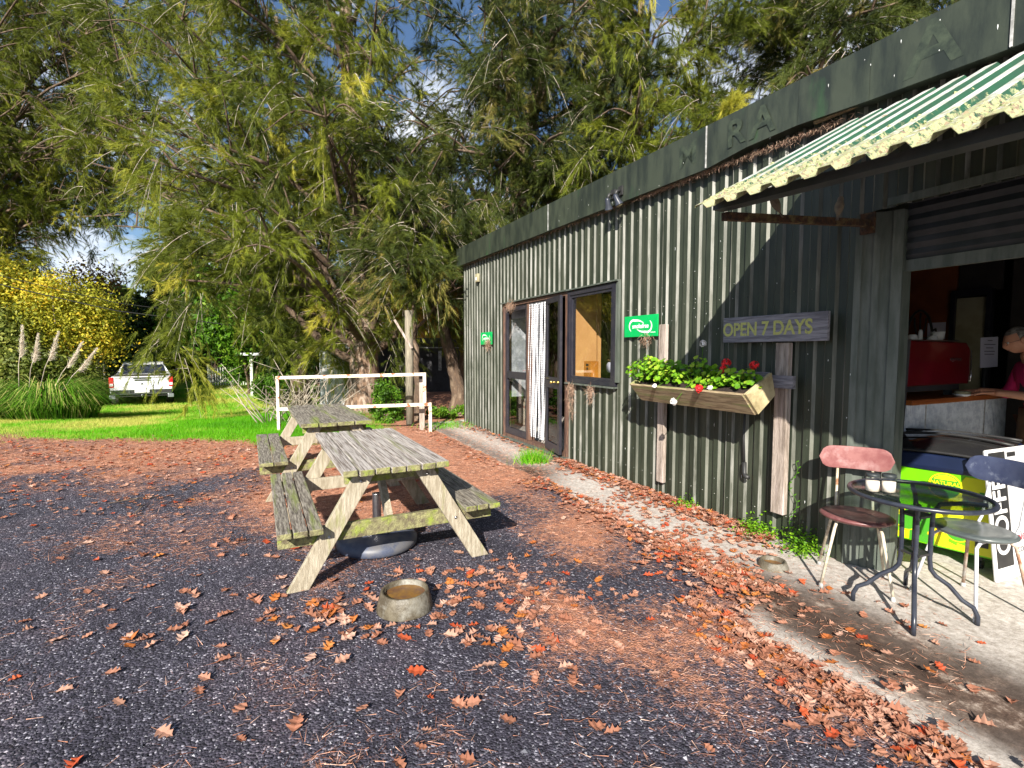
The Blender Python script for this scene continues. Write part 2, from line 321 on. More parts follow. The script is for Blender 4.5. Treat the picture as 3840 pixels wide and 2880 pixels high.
# ------------------------------------------------------------------ ground
def ground():
    xs = np.concatenate([np.linspace(-260, -30, 24)[:-1], np.linspace(-30, -9, 90)[:-1], np.linspace(-9, 5, 240)[:-1], np.linspace(5, 20, 30)[:-1], np.linspace(20, 260, 22)])
    ys = np.concatenate([np.linspace(-200, -3, 14)[:-1], np.linspace(-3, 1, 16)[:-1], np.linspace(1, 12, 230)[:-1], np.linspace(12, 32, 90)[:-1], np.linspace(32, 300, 24)])
    X, Y = np.meshgrid(xs, ys); Z = gz(X, Y)
    near = (Y < 12) & (Y > .5); Z = Z+np.where(near, (vnoise(X, Y, 2.5, 9)-.5)*.012, 0)
    u, o = uo(X, Y); Z = np.where((o < .95) & (u < 8), np.minimum(Z, -.012), Z)
    nx, ny = len(xs), len(ys)
    v = np.stack([X, Y, Z], -1).reshape(-1, 3)
    i = np.arange(nx*ny).reshape(ny, nx); f = np.stack([i[:-1, :-1], i[:-1, 1:], i[1:, 1:], i[1:, :-1]], -1).reshape(-1, 4)
    me = bpy.data.meshes.new('ground'); me.from_pydata(v.tolist(), [], f.tolist()); me.update()
    for nm, fn in (('litter', litter_mask), ('grass', grass_mask)):
        at = me.attributes.new(nm, 'FLOAT', 'POINT'); at.data.foreach_set('value', fn(X, Y).astype(np.float32).ravel())
    m = bpy.data.materials.new('ground_mix'); m.use_nodes = True; n = m.node_tree; b = n.nodes['Principled BSDF']; L = n.links.new
    b.inputs['Roughness'].default_value = .8; b.inputs['Specular IOR Level'].default_value = .35
    tc = n.nodes.new('ShaderNodeTexCoord')
    def vor(sc, feat='F1'):
        q = n.nodes.new('ShaderNodeTexVoronoi'); q.inputs['Scale'].default_value = sc; q.feature = feat; L(tc.outputs['Object'], q.inputs['Vector']); return q
    def noi(sc, d=6, r=.6):
        q = n.nodes.new('ShaderNodeTexNoise'); q.inputs['Scale'].default_value = sc; q.inputs['Detail'].default_value = d; q.inputs['Roughness'].default_value = r; L(tc.outputs['Object'], q.inputs['Vector']); return q
    def ramp(src, stops):
        q = n.nodes.new('ShaderNodeValToRGB'); el_ = q.color_ramp.elements; el_[0].position = stops[0][0]; el_[0].color = (*stops[0][1], 1); el_[1].position = stops[-1][0]; el_[1].color = (*stops[-1][1], 1)
        for p, c in stops[1:-1]: e = el_.new(p); e.color = (*c, 1)
        L(src, q.inputs[0]); return q
    def mixc(f, a, c2):
        q = n.nodes.new('ShaderNodeMixRGB'); L(f, q.inputs[0]); L(a, q.inputs[1]); L(c2, q.inputs[2]); return q.outputs[0]
    def att(nm):
        q = n.nodes.new('ShaderNodeAttribute'); q.attribute_name = nm; return q.outputs['Fac']
    v1 = vor(95); sep = n.nodes.new('ShaderNodeSeparateColor'); L(v1.outputs['Color'], sep.inputs[0])
    grav = ramp(sep.outputs[0], [(0, (.016, .015, .023)), (.5, (.040, .037, .052)), (.85, (.080, .075, .098)), (.95, (.16, .155, .18)), (1, (.38, .37, .41))])
    big = noi(1.1, 5); gb = ramp(big.outputs[0], [(.32, (.5, .5, .58)), (.5, (1, 1, 1.05)), (.68, (1.5, 1.25, 1.2))])
    mul = n.nodes.new('ShaderNodeMixRGB'); mul.blend_type = 'MULTIPLY'; mul.inputs[0].default_value = 1; L(grav.outputs[0], mul.inputs[1]); L(gb.outputs[0], mul.inputs[2])
    ln = noi(75, 9, .85); lit = ramp(ln.outputs[0], [(.33, (.09, .04, .027)), (.47, (.36, .16, .095)), (.58, (.58, .29, .18)), (.72, (.78, .54, .42))])
    lv = ramp(noi(7, 9, .8).outputs[0], [(.36, (.42, .42, .48)), (.5, (.95, .95, .95)), (.64, (1.3, 1.2, 1.15))])
    lm_ = n.nodes.new('ShaderNodeMixRGB'); lm_.blend_type = 'MULTIPLY'; lm_.inputs[0].default_value = 1; L(lit.outputs[0], lm_.inputs[1]); L(lv.outputs[0], lm_.inputs[2])
    gn = noi(30, 8, .7); gr = ramp(gn.outputs[0], [(.3, (.04, .10, .006)), (.5, (.12, .30, .008)), (.7, (.46, .42, .12))])
    def thr(a, q, lo, hi, amt=.9):
        s_ = n.nodes.new('ShaderNodeMath'); s_.operation = 'SUBTRACT'; L(q.outputs[0], s_.inputs[0]); s_.inputs[1].default_value = .5
        mm = n.nodes.new('ShaderNodeMath'); mm.operation = 'MULTIPLY_ADD'; L(s_.outputs[0], mm.inputs[0]); mm.inputs[1].default_value = amt; L(a, mm.inputs[2])
        r = n.nodes.new('ShaderNodeMapRange'); r.inputs['From Min'].default_value = lo; r.inputs['From Max'].default_value = hi; L(mm.outputs[0], r.inputs['Value']); return r.outputs[0]
    br = noi(22, 9, .75)
    c = mixc(thr(att('litter'), br, .30, .85, 2.3), mul.outputs[0], lm_.outputs[0])
    c = mixc(thr(att('grass'), br, .35, .6, 1.2), c, gr.outputs[0])
    L(c, b.inputs['Base Color'])
    bp = n.nodes.new('ShaderNodeBump'); bp.inputs['Strength'].default_value = .9; bp.inputs['Distance'].default_value = .008
    L(v1.outputs['Distance'], bp.inputs['Height']); bp.invert = True; L(bp.outputs[0], b.inputs['Normal'])
    me.materials.append(m); me.polygons.foreach_set('use_smooth', [True]*len(me.polygons))
    o = bpy.data.objects.new('ground', me); COL.objects.link(o); tag(o, kind='structure')
ground()

# concrete apron and path beside the shed
def slab():
    us = np.arange(-6, 7.9, .06); top = []
    def edge(u):
        e = .84+.5*sstep(-.1, -.9, u)+.06*(vnoise(u, 0, 3, 1)-.5)+.05*(vnoise(u, 0, 11, 2)-.5)
        return e
    offs = [0, .12, .3, .5, .7, .85, .95, 1]
    v = []; f = []
    for u in us:
        e = edge(u)
        for t in offs: v.append(W(u, e*t, .012+(0.006*(vnoise(u, e*t, 5, 3)-.5))-(.004 if t > .97 else 0)))
        v.append(W(u, e+.012, -.03))
    k = len(offs)+1
    for i in range(len(us)-1):
        for j in range(k-1): f.append((i*k+j, (i+1)*k+j, (i+1)*k+j+1, i*k+j+1))
    mb = MB(); mb.add(v, [tuple(reversed(q)) for q in f])
    m = bpy.data.materials.new('concrete'); m.use_nodes = True; n = m.node_tree; b = n.nodes['Principled BSDF']; L = n.links.new
    b.inputs['Roughness'].default_value = .85
    tc = n.nodes.new('ShaderNodeTexCoord')
    def noi(sc, d=8, r=.6):
        q = n.nodes.new('ShaderNodeTexNoise'); q.inputs['Scale'].default_value = sc; q.inputs['Detail'].default_value = d; q.inputs['Roughness'].default_value = r; L(tc.outputs['Object'], q.inputs['Vector']); return q.outputs[0]
    def ramp(src, p):
        q = n.nodes.new('ShaderNodeValToRGB'); q.color_ramp.elements[0].position = p[0][0]; q.color_ramp.elements[0].color = (*p[0][1], 1); q.color_ramp.elements[1].position = p[-1][0]; q.color_ramp.elements[1].color = (*p[-1][1], 1)
        for a, c in p[1:-1]: e = q.color_ramp.elements.new(a); e.color = (*c, 1)
        L(src, q.inputs[0]); return q.outputs[0]
    base = ramp(noi(26, 9, .8), [(.3, (.24, .20, .17)), (.48, (.48, .44, .40)), (.66, (.72, .68, .64))])
    st = ramp(noi(2.6, 12, .8), [(.50, (.09, .055, .04)), (.56, (.20, .135, .105)), (.63, (.72, .64, .58)), (.69, (1, 1, 1))])
    # the damp mossy dirt stain lies on the outer half of the wide apron
    geo_ = n.nodes.new('ShaderNodeAttribute'); geo_.attribute_name = 'stain'
    mm = n.nodes.new('ShaderNodeMixRGB'); mm.blend_type = 'MULTIPLY'; L(geo_.outputs['Fac'], mm.inputs[0]); L(base, mm.inputs[1]); L(st, mm.inputs[2])
    L(mm.outputs[0], b.inputs['Base Color'])
    bp = n.nodes.new('ShaderNodeBump'); bp.inputs['Strength'].default_value = .6; bp.inputs['Distance'].default_value = .006; L(noi(70, 6, .7), bp.inputs['Height']); L(bp.outputs[0], b.inputs['Normal'])
    o = mb.build('concrete_path', m); tag(o, kind='structure')
    at = o.data.attributes.new('stain', 'FLOAT', 'POINT'); vals = []
    for p in v:
        u, of = uo(p.x, p.y); vals.append(float(np.clip(max(sstep(.35, .75, of)*sstep(.2, -.6, u)*(1-.75*sstep(1.12, 1.26, of)), .75*sstep(1.6, 3.0, u)*sstep(.1, .5, abs(of-.42)+.12)+.5*math.exp(-((u-2.95)/.35)**2)), 0.15, 1)))
    at.data.foreach_set('value', vals)
    fl = MB(); fl.add([W(-6, 0.0, .010), W(8, 0.0, .010), W(8, -6, .010), W(-6, -6, .010)], [(0, 3, 2, 1)])
    tag(fl.build('concrete_floor', M['floor'] if 'floor' in M else m), kind='structure')
slab()
# ------------------------------------------------------------------ the shed
def rib_pts(u0, u1, pitch=.146, d=.021):
    """break points of a trapezoidal sheet between u0 and u1: (u, off, kind of the face that follows)"""
    seg = [(0, 0), (.056, 0), (.073, 1), (.127, 1)]
    pts = []; k0 = math.floor(u0/pitch)-1; k1 = math.ceil(u1/pitch)+1
    for k in range(k0, k1):
        for i, (a, h) in enumerate(seg): pts.append((k*pitch+a, h*d, i))
    def off(u):
        for i in range(len(pts)-1):
            if pts[i][0] <= u <= pts[i+1][0]:
                t = (u-pts[i][0])/(pts[i+1][0]-pts[i][0]); return pts[i][1]*(1-t)+pts[i+1][1]*t, pts[i][2]
        return 0, 0
    out = [(u0,)+off(u0+1e-6)]+[p for p in pts if u0+1e-4 < p[0] < u1-1e-4]
    o, k = off(u1-1e-6); out.append((u1, o, k)); return out
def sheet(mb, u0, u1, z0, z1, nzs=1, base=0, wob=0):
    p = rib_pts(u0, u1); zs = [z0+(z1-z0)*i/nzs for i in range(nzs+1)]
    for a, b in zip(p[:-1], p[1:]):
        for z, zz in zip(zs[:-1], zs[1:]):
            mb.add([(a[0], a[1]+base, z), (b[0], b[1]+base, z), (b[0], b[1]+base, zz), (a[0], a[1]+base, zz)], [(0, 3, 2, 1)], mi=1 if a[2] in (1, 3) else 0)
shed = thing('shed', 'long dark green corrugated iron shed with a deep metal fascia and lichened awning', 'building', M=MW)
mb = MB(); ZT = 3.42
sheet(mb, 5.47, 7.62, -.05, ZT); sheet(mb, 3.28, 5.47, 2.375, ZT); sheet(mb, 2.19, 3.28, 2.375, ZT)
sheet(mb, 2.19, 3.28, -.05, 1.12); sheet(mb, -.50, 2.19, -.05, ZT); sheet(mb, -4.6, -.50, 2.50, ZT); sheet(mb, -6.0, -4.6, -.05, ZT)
for k in range(-3, 52):        # roofing screws on the ribs and lapped sheet edges
    u = (k+.5)*.146+.027
    for z in (.22, 1.02, 2.02, 3.0):
        if 2.2 < u < 5.5 and z > .3 and z < 2.3 or (3.3 < u < 5.5 and z < 2.4): continue
        if -.45 < u < 7.5: mb.add([(u+.006*math.cos(q*1.047), .0228+.004*(q % 2 == 7), z+.006*math.sin(q*1.047)) for q in range(6)]+[(u, .030, z)], [(q, (q+1) % 6, 6) for q in range(6)], mi=1)
for k in (3, 9, 14, 41, 47):
    u = k*.146+.128
    mb.box((u, .012, 1.7), (.003, .028, 3.4), mi=1)
mb.build('wall', [M['green_sheet'], M['rib_side_lit']], shed)
mb = MB()   # end walls, back wall, lining
mb.box((7.6, -3.0, 1.65), (.05, 5.96, 3.4)); mb.box((-6.0, -3.0, 1.65), (.05, 5.96, 3.4)); mb.box((.8, -6.0, 1.65), (13.5, .05, 3.4))
mb.build('end_wall', M['green_sheet'], shed)
mb = MB()
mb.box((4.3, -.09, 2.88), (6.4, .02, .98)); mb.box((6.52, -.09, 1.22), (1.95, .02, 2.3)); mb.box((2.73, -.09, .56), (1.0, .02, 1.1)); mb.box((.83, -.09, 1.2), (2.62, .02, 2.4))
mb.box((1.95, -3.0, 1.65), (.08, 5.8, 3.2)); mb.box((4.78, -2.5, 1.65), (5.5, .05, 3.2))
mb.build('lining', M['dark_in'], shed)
mb = MB(); mb.box((.78, -3.02, 3.50), (13.7, 6.1, .05)); mb.build('roof', M['flash'], shed)
mb = MB()    # fascia: slightly dented lower lip, three lengths
us = [-6.05, -2.1, -1.3, -.6, -.1, .35, .78, 1.6, 2.6, 3.7, 5.2, 7.72]
lip = {-.6: .03, -.1: .055, .35: .045}
for i in range(len(us)-1):
    a, b = us[i]+.002, us[i+1]
    def zb(u): return 3.19+.023*max(u, -1)+lip.get(round(u, 2), 0)
    def zt(u): return 3.575+.021*u
    bo = {round(u, 2): .03 for u in (.35, -.1)}
    oa, ob = .12+bo.get(round(us[i], 2), 0)*.3, .12+bo.get(round(us[i+1], 2), 0)*.3
    za, zb_ = zb(us[i]), zb(us[i+1])
    mb.add([(a, oa, za), (b, ob, zb_), (b, .12, zt(b)), (a, .12, zt(a)), (a, .0, za+.01), (b, .0, zb_+.01), (b, -.05, zt(b)-.005), (a, -.05, zt(a)-.005)],
           [(0, 3, 2, 1), (3, 7, 6, 2), (0, 1, 5, 4), (0, 4, 7, 3), (1, 2, 6, 5)])
fas = mb.build('fascia', M['fascia'], shed)
mb = MB()
for u, c in ((.79, 0), (3.71, 0), (-1.31, 0)): mb.box((u, .124, 3.385+.022*u), (.012, .006, .37))
mb.build('joint_strip', M['white_alu'], shed)
mb = MB(); mb.box((1.0, .06, 3.17), (.0, .0, .0)) if False else None
# exposed timber under the lip
mb.bar((-4, .075, 3.215), (-.2, .075, 3.235), .03, .03); mb.build('eave_batten', M['wood_box'], shed)
# faded painted-over letters on the fascia
for ch, u, s in (('M', 1.02, .30), ('R', .46, .30), ('A', .20, .32), ('A', -.95, .40)):
    text(ch, s, face_frame((u, .1335 if -.2 < u < .6 else .1215, 3.385+.022*u), (-1, 0, 0), (0, 0, 1)), M['letter_fade'], fas, 'faded_letter', .0002, 1.05, font_bold=True)
# bird droppings / flaked paint flecks
mb = MB()
for k in range(90):
    u = random.uniform(-1.6, 3.5); f = random.random() < .35
    z = random.uniform(3.24, 3.5) if f else random.uniform(.3, 2.6); o = .1225 if f else None
    if not f:
        u = random.uniform(-.6, 2.1)
        r = [p for p in rib_pts(-.66, 2.2)]; u = random.choice([p[0] for p in r if p[2] == 2 and -.6 < p[0] < 2.1])+random.uniform(.004, .046); o = .0308
    h = random.uniform(.002, .012)*(2.2 if random.random() < .25 else 1); ww = random.uniform(.0012, .0035)
    mb.add([(u-ww, o, z), (u, o, z-h), (u+ww, o, z), (u+ww*.4, o, z+h*.6), (u-ww*.5, o, z+h*.5)], [(0, 4, 3, 2, 1)])
mb.build('paint_flecks', M['sign_white'], shed)
# jamb flashings of the roller door
mb = MB()
jr = Matrix.Rotation(math.atan2(.125, .225), 3, 'Z')
for f, ww, d in ((.02, .05, .05), (.24, .09, .012), (.44, .05, .035), (.66, .10, .012), (.90, .075, .04)): mb.box((-.50-.215*f, .0-.12*f, 1.25), (ww*.8, d, 2.5), jr)
mb.box((-.61, -.07, 1.25), (.245, .006, 2.5), jr); mb.box((-.715, -.17, 1.25), (.02, .10, 2.5)); mb.box((-4.6, 0, 1.25), (.1, .1, 2.5)); mb.box((-2.7, .034, 2.53), (4.0, .02, .05))
mb.build('door_jamb', M['flash'], shed)
mb = MB(); zs = np.arange(2.16, 3.1, .075)
for i, z in enumerate(zs[:-1]):
    mb.add([(-4.55, -.16, z), (-.725, -.16, z), (-.725, -.145, z+.037), (-4.55, -.145, z+.037), (-.725, -.16, z+.075), (-4.55, -.16, z+.075)], [(0, 3, 2, 1), (3, 5, 4, 2)])
rd = mb.build('roller_door', M['dark_metal'], shed)
mb = MB(); mb.box((-2.64, -.155, 2.125), (3.83, .035, .075)); mb.build('bottom_rail', M['flash'], rd)
# lean-to awning
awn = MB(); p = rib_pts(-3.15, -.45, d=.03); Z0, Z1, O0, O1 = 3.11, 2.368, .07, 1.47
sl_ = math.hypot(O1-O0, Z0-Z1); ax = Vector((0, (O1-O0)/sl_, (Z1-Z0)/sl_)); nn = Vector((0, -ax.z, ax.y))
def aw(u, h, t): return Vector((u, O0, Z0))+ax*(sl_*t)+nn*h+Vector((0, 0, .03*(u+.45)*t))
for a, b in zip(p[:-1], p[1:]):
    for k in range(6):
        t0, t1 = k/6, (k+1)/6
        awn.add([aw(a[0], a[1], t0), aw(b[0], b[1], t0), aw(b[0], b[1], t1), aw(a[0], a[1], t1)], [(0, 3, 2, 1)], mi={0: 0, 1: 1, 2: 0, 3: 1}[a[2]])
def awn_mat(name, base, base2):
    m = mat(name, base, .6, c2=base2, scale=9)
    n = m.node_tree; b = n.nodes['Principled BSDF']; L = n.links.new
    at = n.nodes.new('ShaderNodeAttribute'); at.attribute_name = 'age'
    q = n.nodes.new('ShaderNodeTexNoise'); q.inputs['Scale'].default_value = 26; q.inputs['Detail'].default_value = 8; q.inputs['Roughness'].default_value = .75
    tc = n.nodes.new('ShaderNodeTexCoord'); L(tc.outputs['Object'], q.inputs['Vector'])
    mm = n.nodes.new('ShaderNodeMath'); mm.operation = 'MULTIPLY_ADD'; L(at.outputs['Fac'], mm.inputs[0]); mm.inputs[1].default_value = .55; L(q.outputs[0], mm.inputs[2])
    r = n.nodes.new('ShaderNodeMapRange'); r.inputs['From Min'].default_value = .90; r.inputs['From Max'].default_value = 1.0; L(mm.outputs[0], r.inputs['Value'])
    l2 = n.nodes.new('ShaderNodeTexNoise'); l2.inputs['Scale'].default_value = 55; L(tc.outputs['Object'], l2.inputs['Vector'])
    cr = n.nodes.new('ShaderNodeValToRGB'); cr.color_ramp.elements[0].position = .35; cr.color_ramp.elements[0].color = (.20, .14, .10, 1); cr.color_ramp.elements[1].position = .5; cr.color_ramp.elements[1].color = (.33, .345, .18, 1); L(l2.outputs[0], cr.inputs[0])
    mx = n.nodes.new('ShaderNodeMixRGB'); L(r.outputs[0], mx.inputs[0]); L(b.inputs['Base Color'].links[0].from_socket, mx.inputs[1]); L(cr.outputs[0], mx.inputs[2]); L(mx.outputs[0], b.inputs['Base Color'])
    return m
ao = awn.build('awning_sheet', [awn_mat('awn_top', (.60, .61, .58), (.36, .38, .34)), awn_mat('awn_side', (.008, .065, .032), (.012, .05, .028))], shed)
at = ao.data.attributes.new('age', 'FLOAT', 'POINT')
at.data.foreach_set('value', [max(0, min(1, ((v.co-Vector((0, O0, Z0))).dot(ax)/sl_)*1.25-.15)) for v in ao.data.vertices])
mo = ao.modifiers.new('s', 'SOLIDIFY'); mo.thickness = .002
# lichen crust lumps
N = 3600; t = 1-rng.random(N)**1.9*.8; uu = -.46-rng.random(N)*1.9; keep = (t < .975) & ((vnoise(uu, t, 9, 3)*.6+vnoise(uu, t*3, 22, 4)*.5+t*.30) > .93); t = t[keep]; uu = uu[keep]
pv = np.array(p); ho = np.interp(uu, pv[:, 0], pv[:, 1])
V = []
for a, tt, h in zip(uu, t, ho):
    c = aw(a, h+.002, tt); s = random.uniform(.004, .014); th = random.random()*6.28
    q = [c+Vector((math.cos(th+k*2.09)*s, 0, 0))+ax*(math.sin(th+k*2.09)*s) for k in range(3)]; top = c+nn*s*random.uniform(.4, 1.0)
    for k in range(3): V += [q[k], q[(k+1) % 3], top]
lich = leafmat('lichen', (.16, .19, .07), (.40, .42, .23), (.30, .21, .15), tr=.1, rough=.9)
tag(np_mesh('lichen_crust', np.array(V), 3, lich, ao, np.repeat(rng.random(len(uu)), 3)), kind='stuff')
mb = MB(); mb.bar((-.455, 1.30, 2.408), (-3.12, 1.30, 2.27), .045, .085, up=(0, 1, 0)); mb.build('awning_beam', M['dark_metal'], shed)
mb = MB(); mb.bar((-.57, .03, 2.425), (-.50, 1.30, 2.345), .04, .045); mb.box((-.57, .02, 2.425), (.09, .02, .14))
mb.build('awning_brace', M['rust'], shed)
# door set
door = MB()
def frame(mb, u0, u1, z0, z1, w, d, o, bot=None):
    bot = bot or w
    mb.box((u0+w/2, o, (z0+z1)/2), (w, d, z1-z0)); mb.box((u1-w/2, o, (z0+z1)/2), (w, d, z1-z0))
    mb.box(((u0+u1)/2, o, z1-w/2), (u1-u0-2*w, d*.96, w)); mb.box(((u0+u1)/2, o, z0+bot/2), (u1-u0-2*w, d*.96, bot))
dr = MB(); frame(dr, 3.30, 5.46, .06, 2.372, .045, .13, -.02); dr.box((4.515, -.02, 1.21), (.05, .12, 2.2))
df = dr.build('door_frame', M['brown_frame'], shed)
mb = MB(); frame(mb, 4.545, 5.41, .11, 2.32, .075, .04, .0, .11); mb.box((4.98, .002, 1.145), (.72, .05, .12))
fx = mb.build('door', M['black_frame'], shed)
mb = MB(); mb.box((4.98, -.004, 1.66), (.72, .006, .9)); mb.box((4.98, -.004, .65), (.72, .006, .88)); mb.build('pane', M['glass'], fx)
hinge = thing('door', None, None); hinge.parent = shed; hinge.location = (3.90, .03, 0); hinge.rotation_euler = (0, 0, R(180-10))
tmp = MB(); frame(tmp, .0, .60, .10, 2.325, .075, .04, .0, .12); tmp.box((.30, .002, 1.10), (.45, .045, .16))
bpy.data.objects.remove(hinge)
lf = tmp.build('door', M['black_frame'], shed); lf.location = (3.90, .03, 0); lf.rotation_euler = (0, 0, R(180-10))
# mirror in Y so the outer face looks outwards
mb = MB(); mb.box((.30, 0, 1.71), (.45, .006, 1.08)); mb.box((.30, 0, .62), (.45, .006, .82)); mb.build('pane', M['glass_dark'], lf)
mb = MB(); mb.tube([(.50, -.02, 1.12), (.50, -.055, 1.12), (.49, -.085, 1.12)], .009); mb.lathe([(.006, -.022), (.02, -.018), (.026, 0), (.02, .018), (.006, .022)], 12, (.49, -.10, 1.12)); mb.tube([(.52, -.02, 1.12), (.585, -.03, 1.12)], .011); mb.ball((.59, -.035, 1.12), .022)
mb.build('handle', M['brass'], lf)
mb = MB(); mb.box((.14, -.027, 1.16), (.16, .012, .022)); mb.build('letter_slot', M['chrome'], lf)
mb = MB(); mb.box((4.38, .035, .045), (2.2, .11, .03)); mb.build('door_sill', M['flash'], shed); mb = MB(); mb.box((4.38, .04, 2.39), (2.2, .09, .02)); mb.build('door_flashing', M['flash'], shed)
# window
wn = MB(); frame(wn, 2.20, 3.27, 1.13, 2.365, .055, .10, .01); wf = wn.build('window', M['black_frame'], shed)
mb = MB(); frame(mb, 2.256, 3.214, 1.186, 2.309, .035, .03, .03); mb.build('frame', M['black_frame'], wf)
mb = MB(); mb.box((2.735, .018, 1.75), (.89, .005, 1.06)); mb.build('pane', M['glass'], wf)
mb = MB(); mb.box((2.72, .045, 2.385), (1.16, .08, .018)); mb.box((2.165, .038, 1.78), (.05, .035, 1.2)); mb.box((2.735, .05, 1.115), (1.1, .09, .02)); mb.build('window_flashing', M['flash'], shed)
# lit boards standing just inside window and door
mb = MB(); mb.box((3.30, -.25, 1.6), (.02, .38, 1.6)); mb.box((3.32, -.50, 1.6), (.05, .05, 1.6)); mb.build('lining_board', M['orange_board'], shed)
mb = MB(); mb.box((5.44, -.38, 1.55), (.02, .52, 1.62)); mb.build('lining_board', M['grey_board'], shed)
mb = MB(); mb.box((2.73, -.16, 1.17), (1.0, .2, .02)); mb.build('window_sill', M['wood_box'], shed)
# cafe room: back wall with doorway
mb = MB(); mb.box((1.33, -4.2, 1.6), (1.2, .05, 3.2)); mb.build('back_wall', M['orange_wall'], shed)
mb = MB(); mb.box((-2.4, -4.22, 1.6), (5.2, .05, 3.2)); mb.box((.5, -4.2, 2.75), (.42, .05, .9)); mb.build('plank_wall', M['dark_in'], shed)
mb = MB(); mb.box((.56, -4.17, 1.14), (.34, .03, 2.16)); mb.build('inner_door', M['cream'], shed)
mb = MB(); mb.box((.735, -4.15, 1.15), (.05, .08, 2.3)); mb.box((.375, -4.15, 1.15), (.05, .08, 2.3)); mb.box((.55, -4.15, 2.28), (.4, .08, .08)); mb.build('inner_door_frame', M['black_frame'], shed)

# ------------------------------------------------------------------ things on the wall
def wthing(name, label, cat, u, o, z, rz=0, group=None): return thing(name, label, cat, (u, o, z), rz, group, MW)
# bead curtain
t = wthing('bead_curtain', 'silvery white bead curtain hanging in the open doorway', 'curtain', 4.2, -.0, 2.3)
mb = MB(); mb.box((-.01, 0, .005), (.58, .02, .02)); mb.build('rail', M['white_alu'], t)
bead = mat('bead', (.75, .76, .78), .25, c2=(.45, .47, .52), scale=30, c3=(.55, .25, .5), s3=5, lo3=.66, hi3=.72)
for k in range(26):
    mb = MB(); x = -.27+k*.0215; sw = .05*math.sin(k*.5)+(.10 if k > 17 else 0)*((k-17)/9.)
    r = []; pts = []; nb = 60
    for i in range(nb*2+1):
        f = i/(nb*2); pts.append((x+sw*math.sin(f*1.5)*f, -.02*math.sin(k*1.7)+.012*math.sin(f*5+k), -2.12*f)); r.append(.0095 if i % 2 else .0035)
    mb.tube(pts, r, 5); mb.build('strand', bead, t)
# box on window sill, scales
t = wthing('nest_box', 'small orange wooden box with a round hole on the window sill', 'box', 2.93, -.11, 1.182)
mb = MB(); mb.box((0, 0, .12), (.17, .12, .24)); b_ = mb.build('body', M['box_orange'], t, .003); mb = MB(); mb.prism([(.018*math.cos(a), .018*math.sin(a)) for a in np.linspace(0, 6.28, 15)[:-1]], .003, face_frame((0, .0605, .14), (-1, 0, 0), (0, 0, 1))); mb.box((0, .0615, .19), (.06, .003, .03)); mb.build('hole', M['black'], t)
t = wthing('coffee_grinder', 'dark hand grinder with a round pale dial behind the window glass', 'grinder', 2.46, -.13, 1.182)
mb = MB(); mb.lathe([(.05, 0), (.05, .02), (.02, .04), (.02, .13), (.045, .17), (.05, .24), (.03, .26)], 16); mb.build('body', M['dark_metal'], t)
mb = MB(); mb.lathe([(.0, .0), (.065, .0), (.065, .015), (0, .018)], 20, cap=False); d_ = mb.build('dial', M['paper'], t); d_.matrix_local = face_frame((0, .055, .17), (-1, 0, 0), (0, 0, 1)); mb = MB(); mb.tube([(.02, 0, .25), (.12, 0, .26)], .01); mb.build('crank_handle', M['steel'], t)
# signs
def swoosh(c, x0, y0, x1, y1, a0, a1, wid, n=24):
    pts = []
    for i in range(n+1):
        f = i/n; a = a0+(a1-a0)*f; pts.append((x0*math.cos(a), y0*math.sin(a), wid*math.sin(math.pi*min(1, f*.9+.05))))
    L_, R_ = [], []
    for i, (x, y, w_) in enumerate(pts):
        nx, ny = math.cos(a0+(a1-a0)*i/n), math.sin(a0+(a1-a0)*i/n); L_.append((c[0]+x+nx*w_/2, c[1]+y+ny*w_/2)); R_.append((c[0]+x-nx*w_/2, c[1]+y-ny*w_/2))
    return L_, R_
def smokefree(u, z, w_, h_, label, off=.05):
    t = wthing('smokefree_sign', label, 'sign', u, off, z, group='green smokefree signs on the shed wall')
    t.rotation_euler[0] = 0
    mb = MB(); mb.box((0, 0, 0), (w_, .012, h_)); mb.build('panel', M['sign_green'], t, .003)
    fr = face_frame((0, .0065, 0), (-1, 0, 0), (0, 0, 1)); k = w_/.60
    lg = MB()
    for s in (1, -1):
        # a hooked swoosh: thick arc at one end with a long tail over the word
        P = []; n = 26
        for i in range(n+1):
            f = i/n
            if f < .55: a = R(235)-f/.55*R(165); x = -.125+.075*math.cos(a); y = .002+.072*math.sin(a)
            else: g = (f-.55)/.45; x = -.099+g*.16; y = .070-g*.035+.012*math.sin(g*3.1)
            wd = .026*math.sin(math.pi*(f*.93+.05))**.7; P.append((x*s*k, y*s*k, wd*k))
        vs = []
        for i, (x, y, wd) in enumerate(P):
            x2, y2, _ = P[min(i+1, n)]; x1, y1, _ = P[max(i-1, 0)]; dx, dy = x2-x1, y2-y1; l = math.hypot(dx, dy) or 1; vs += [(x-dy/l*wd/2, y+dx/l*wd/2, .0012), (x+dy/l*wd/2, y-dx/l*wd/2, .0012)]
        lg.add([fr @ Vector(v) for v in vs], [(2*i, 2*i+1, 2*i+3, 2*i+2) for i in range(n)])
    lg.build('swoosh', M['sign_white'], t)
    text('smokefree', .074*k, fr, M['sign_white'], t, 'lettering', .001, .92, font_bold=True)
    mb = MB()
    for i in range(6): mb.add([fr @ Vector((.185*k+i*.014*k, -.083*k, .001)), fr @ Vector((.195*k+i*.014*k, -.083*k, .001)), fr @ Vector((.195*k+i*.014*k, -.072*k-(.003 if i % 2 else 0), .001)), fr @ Vector((.185*k+i*.014*k, -.072*k, .001))], [(0, 1, 2, 3)])
    mb.build('small_print', M['sign_white'], t)
    return t
smokefree(1.74, 1.83, .56, .235, 'green smokefree sign between the window and the short pale post')
smokefree(6.22, 1.80, .56, .235, 'green smokefree sign with a dry nest hanging over it, by the far corner')
t = wthing('open_sign', 'grey weathered board lettered OPEN 7 DAYS in faded yellow', 'sign', .08, .105, 1.735)
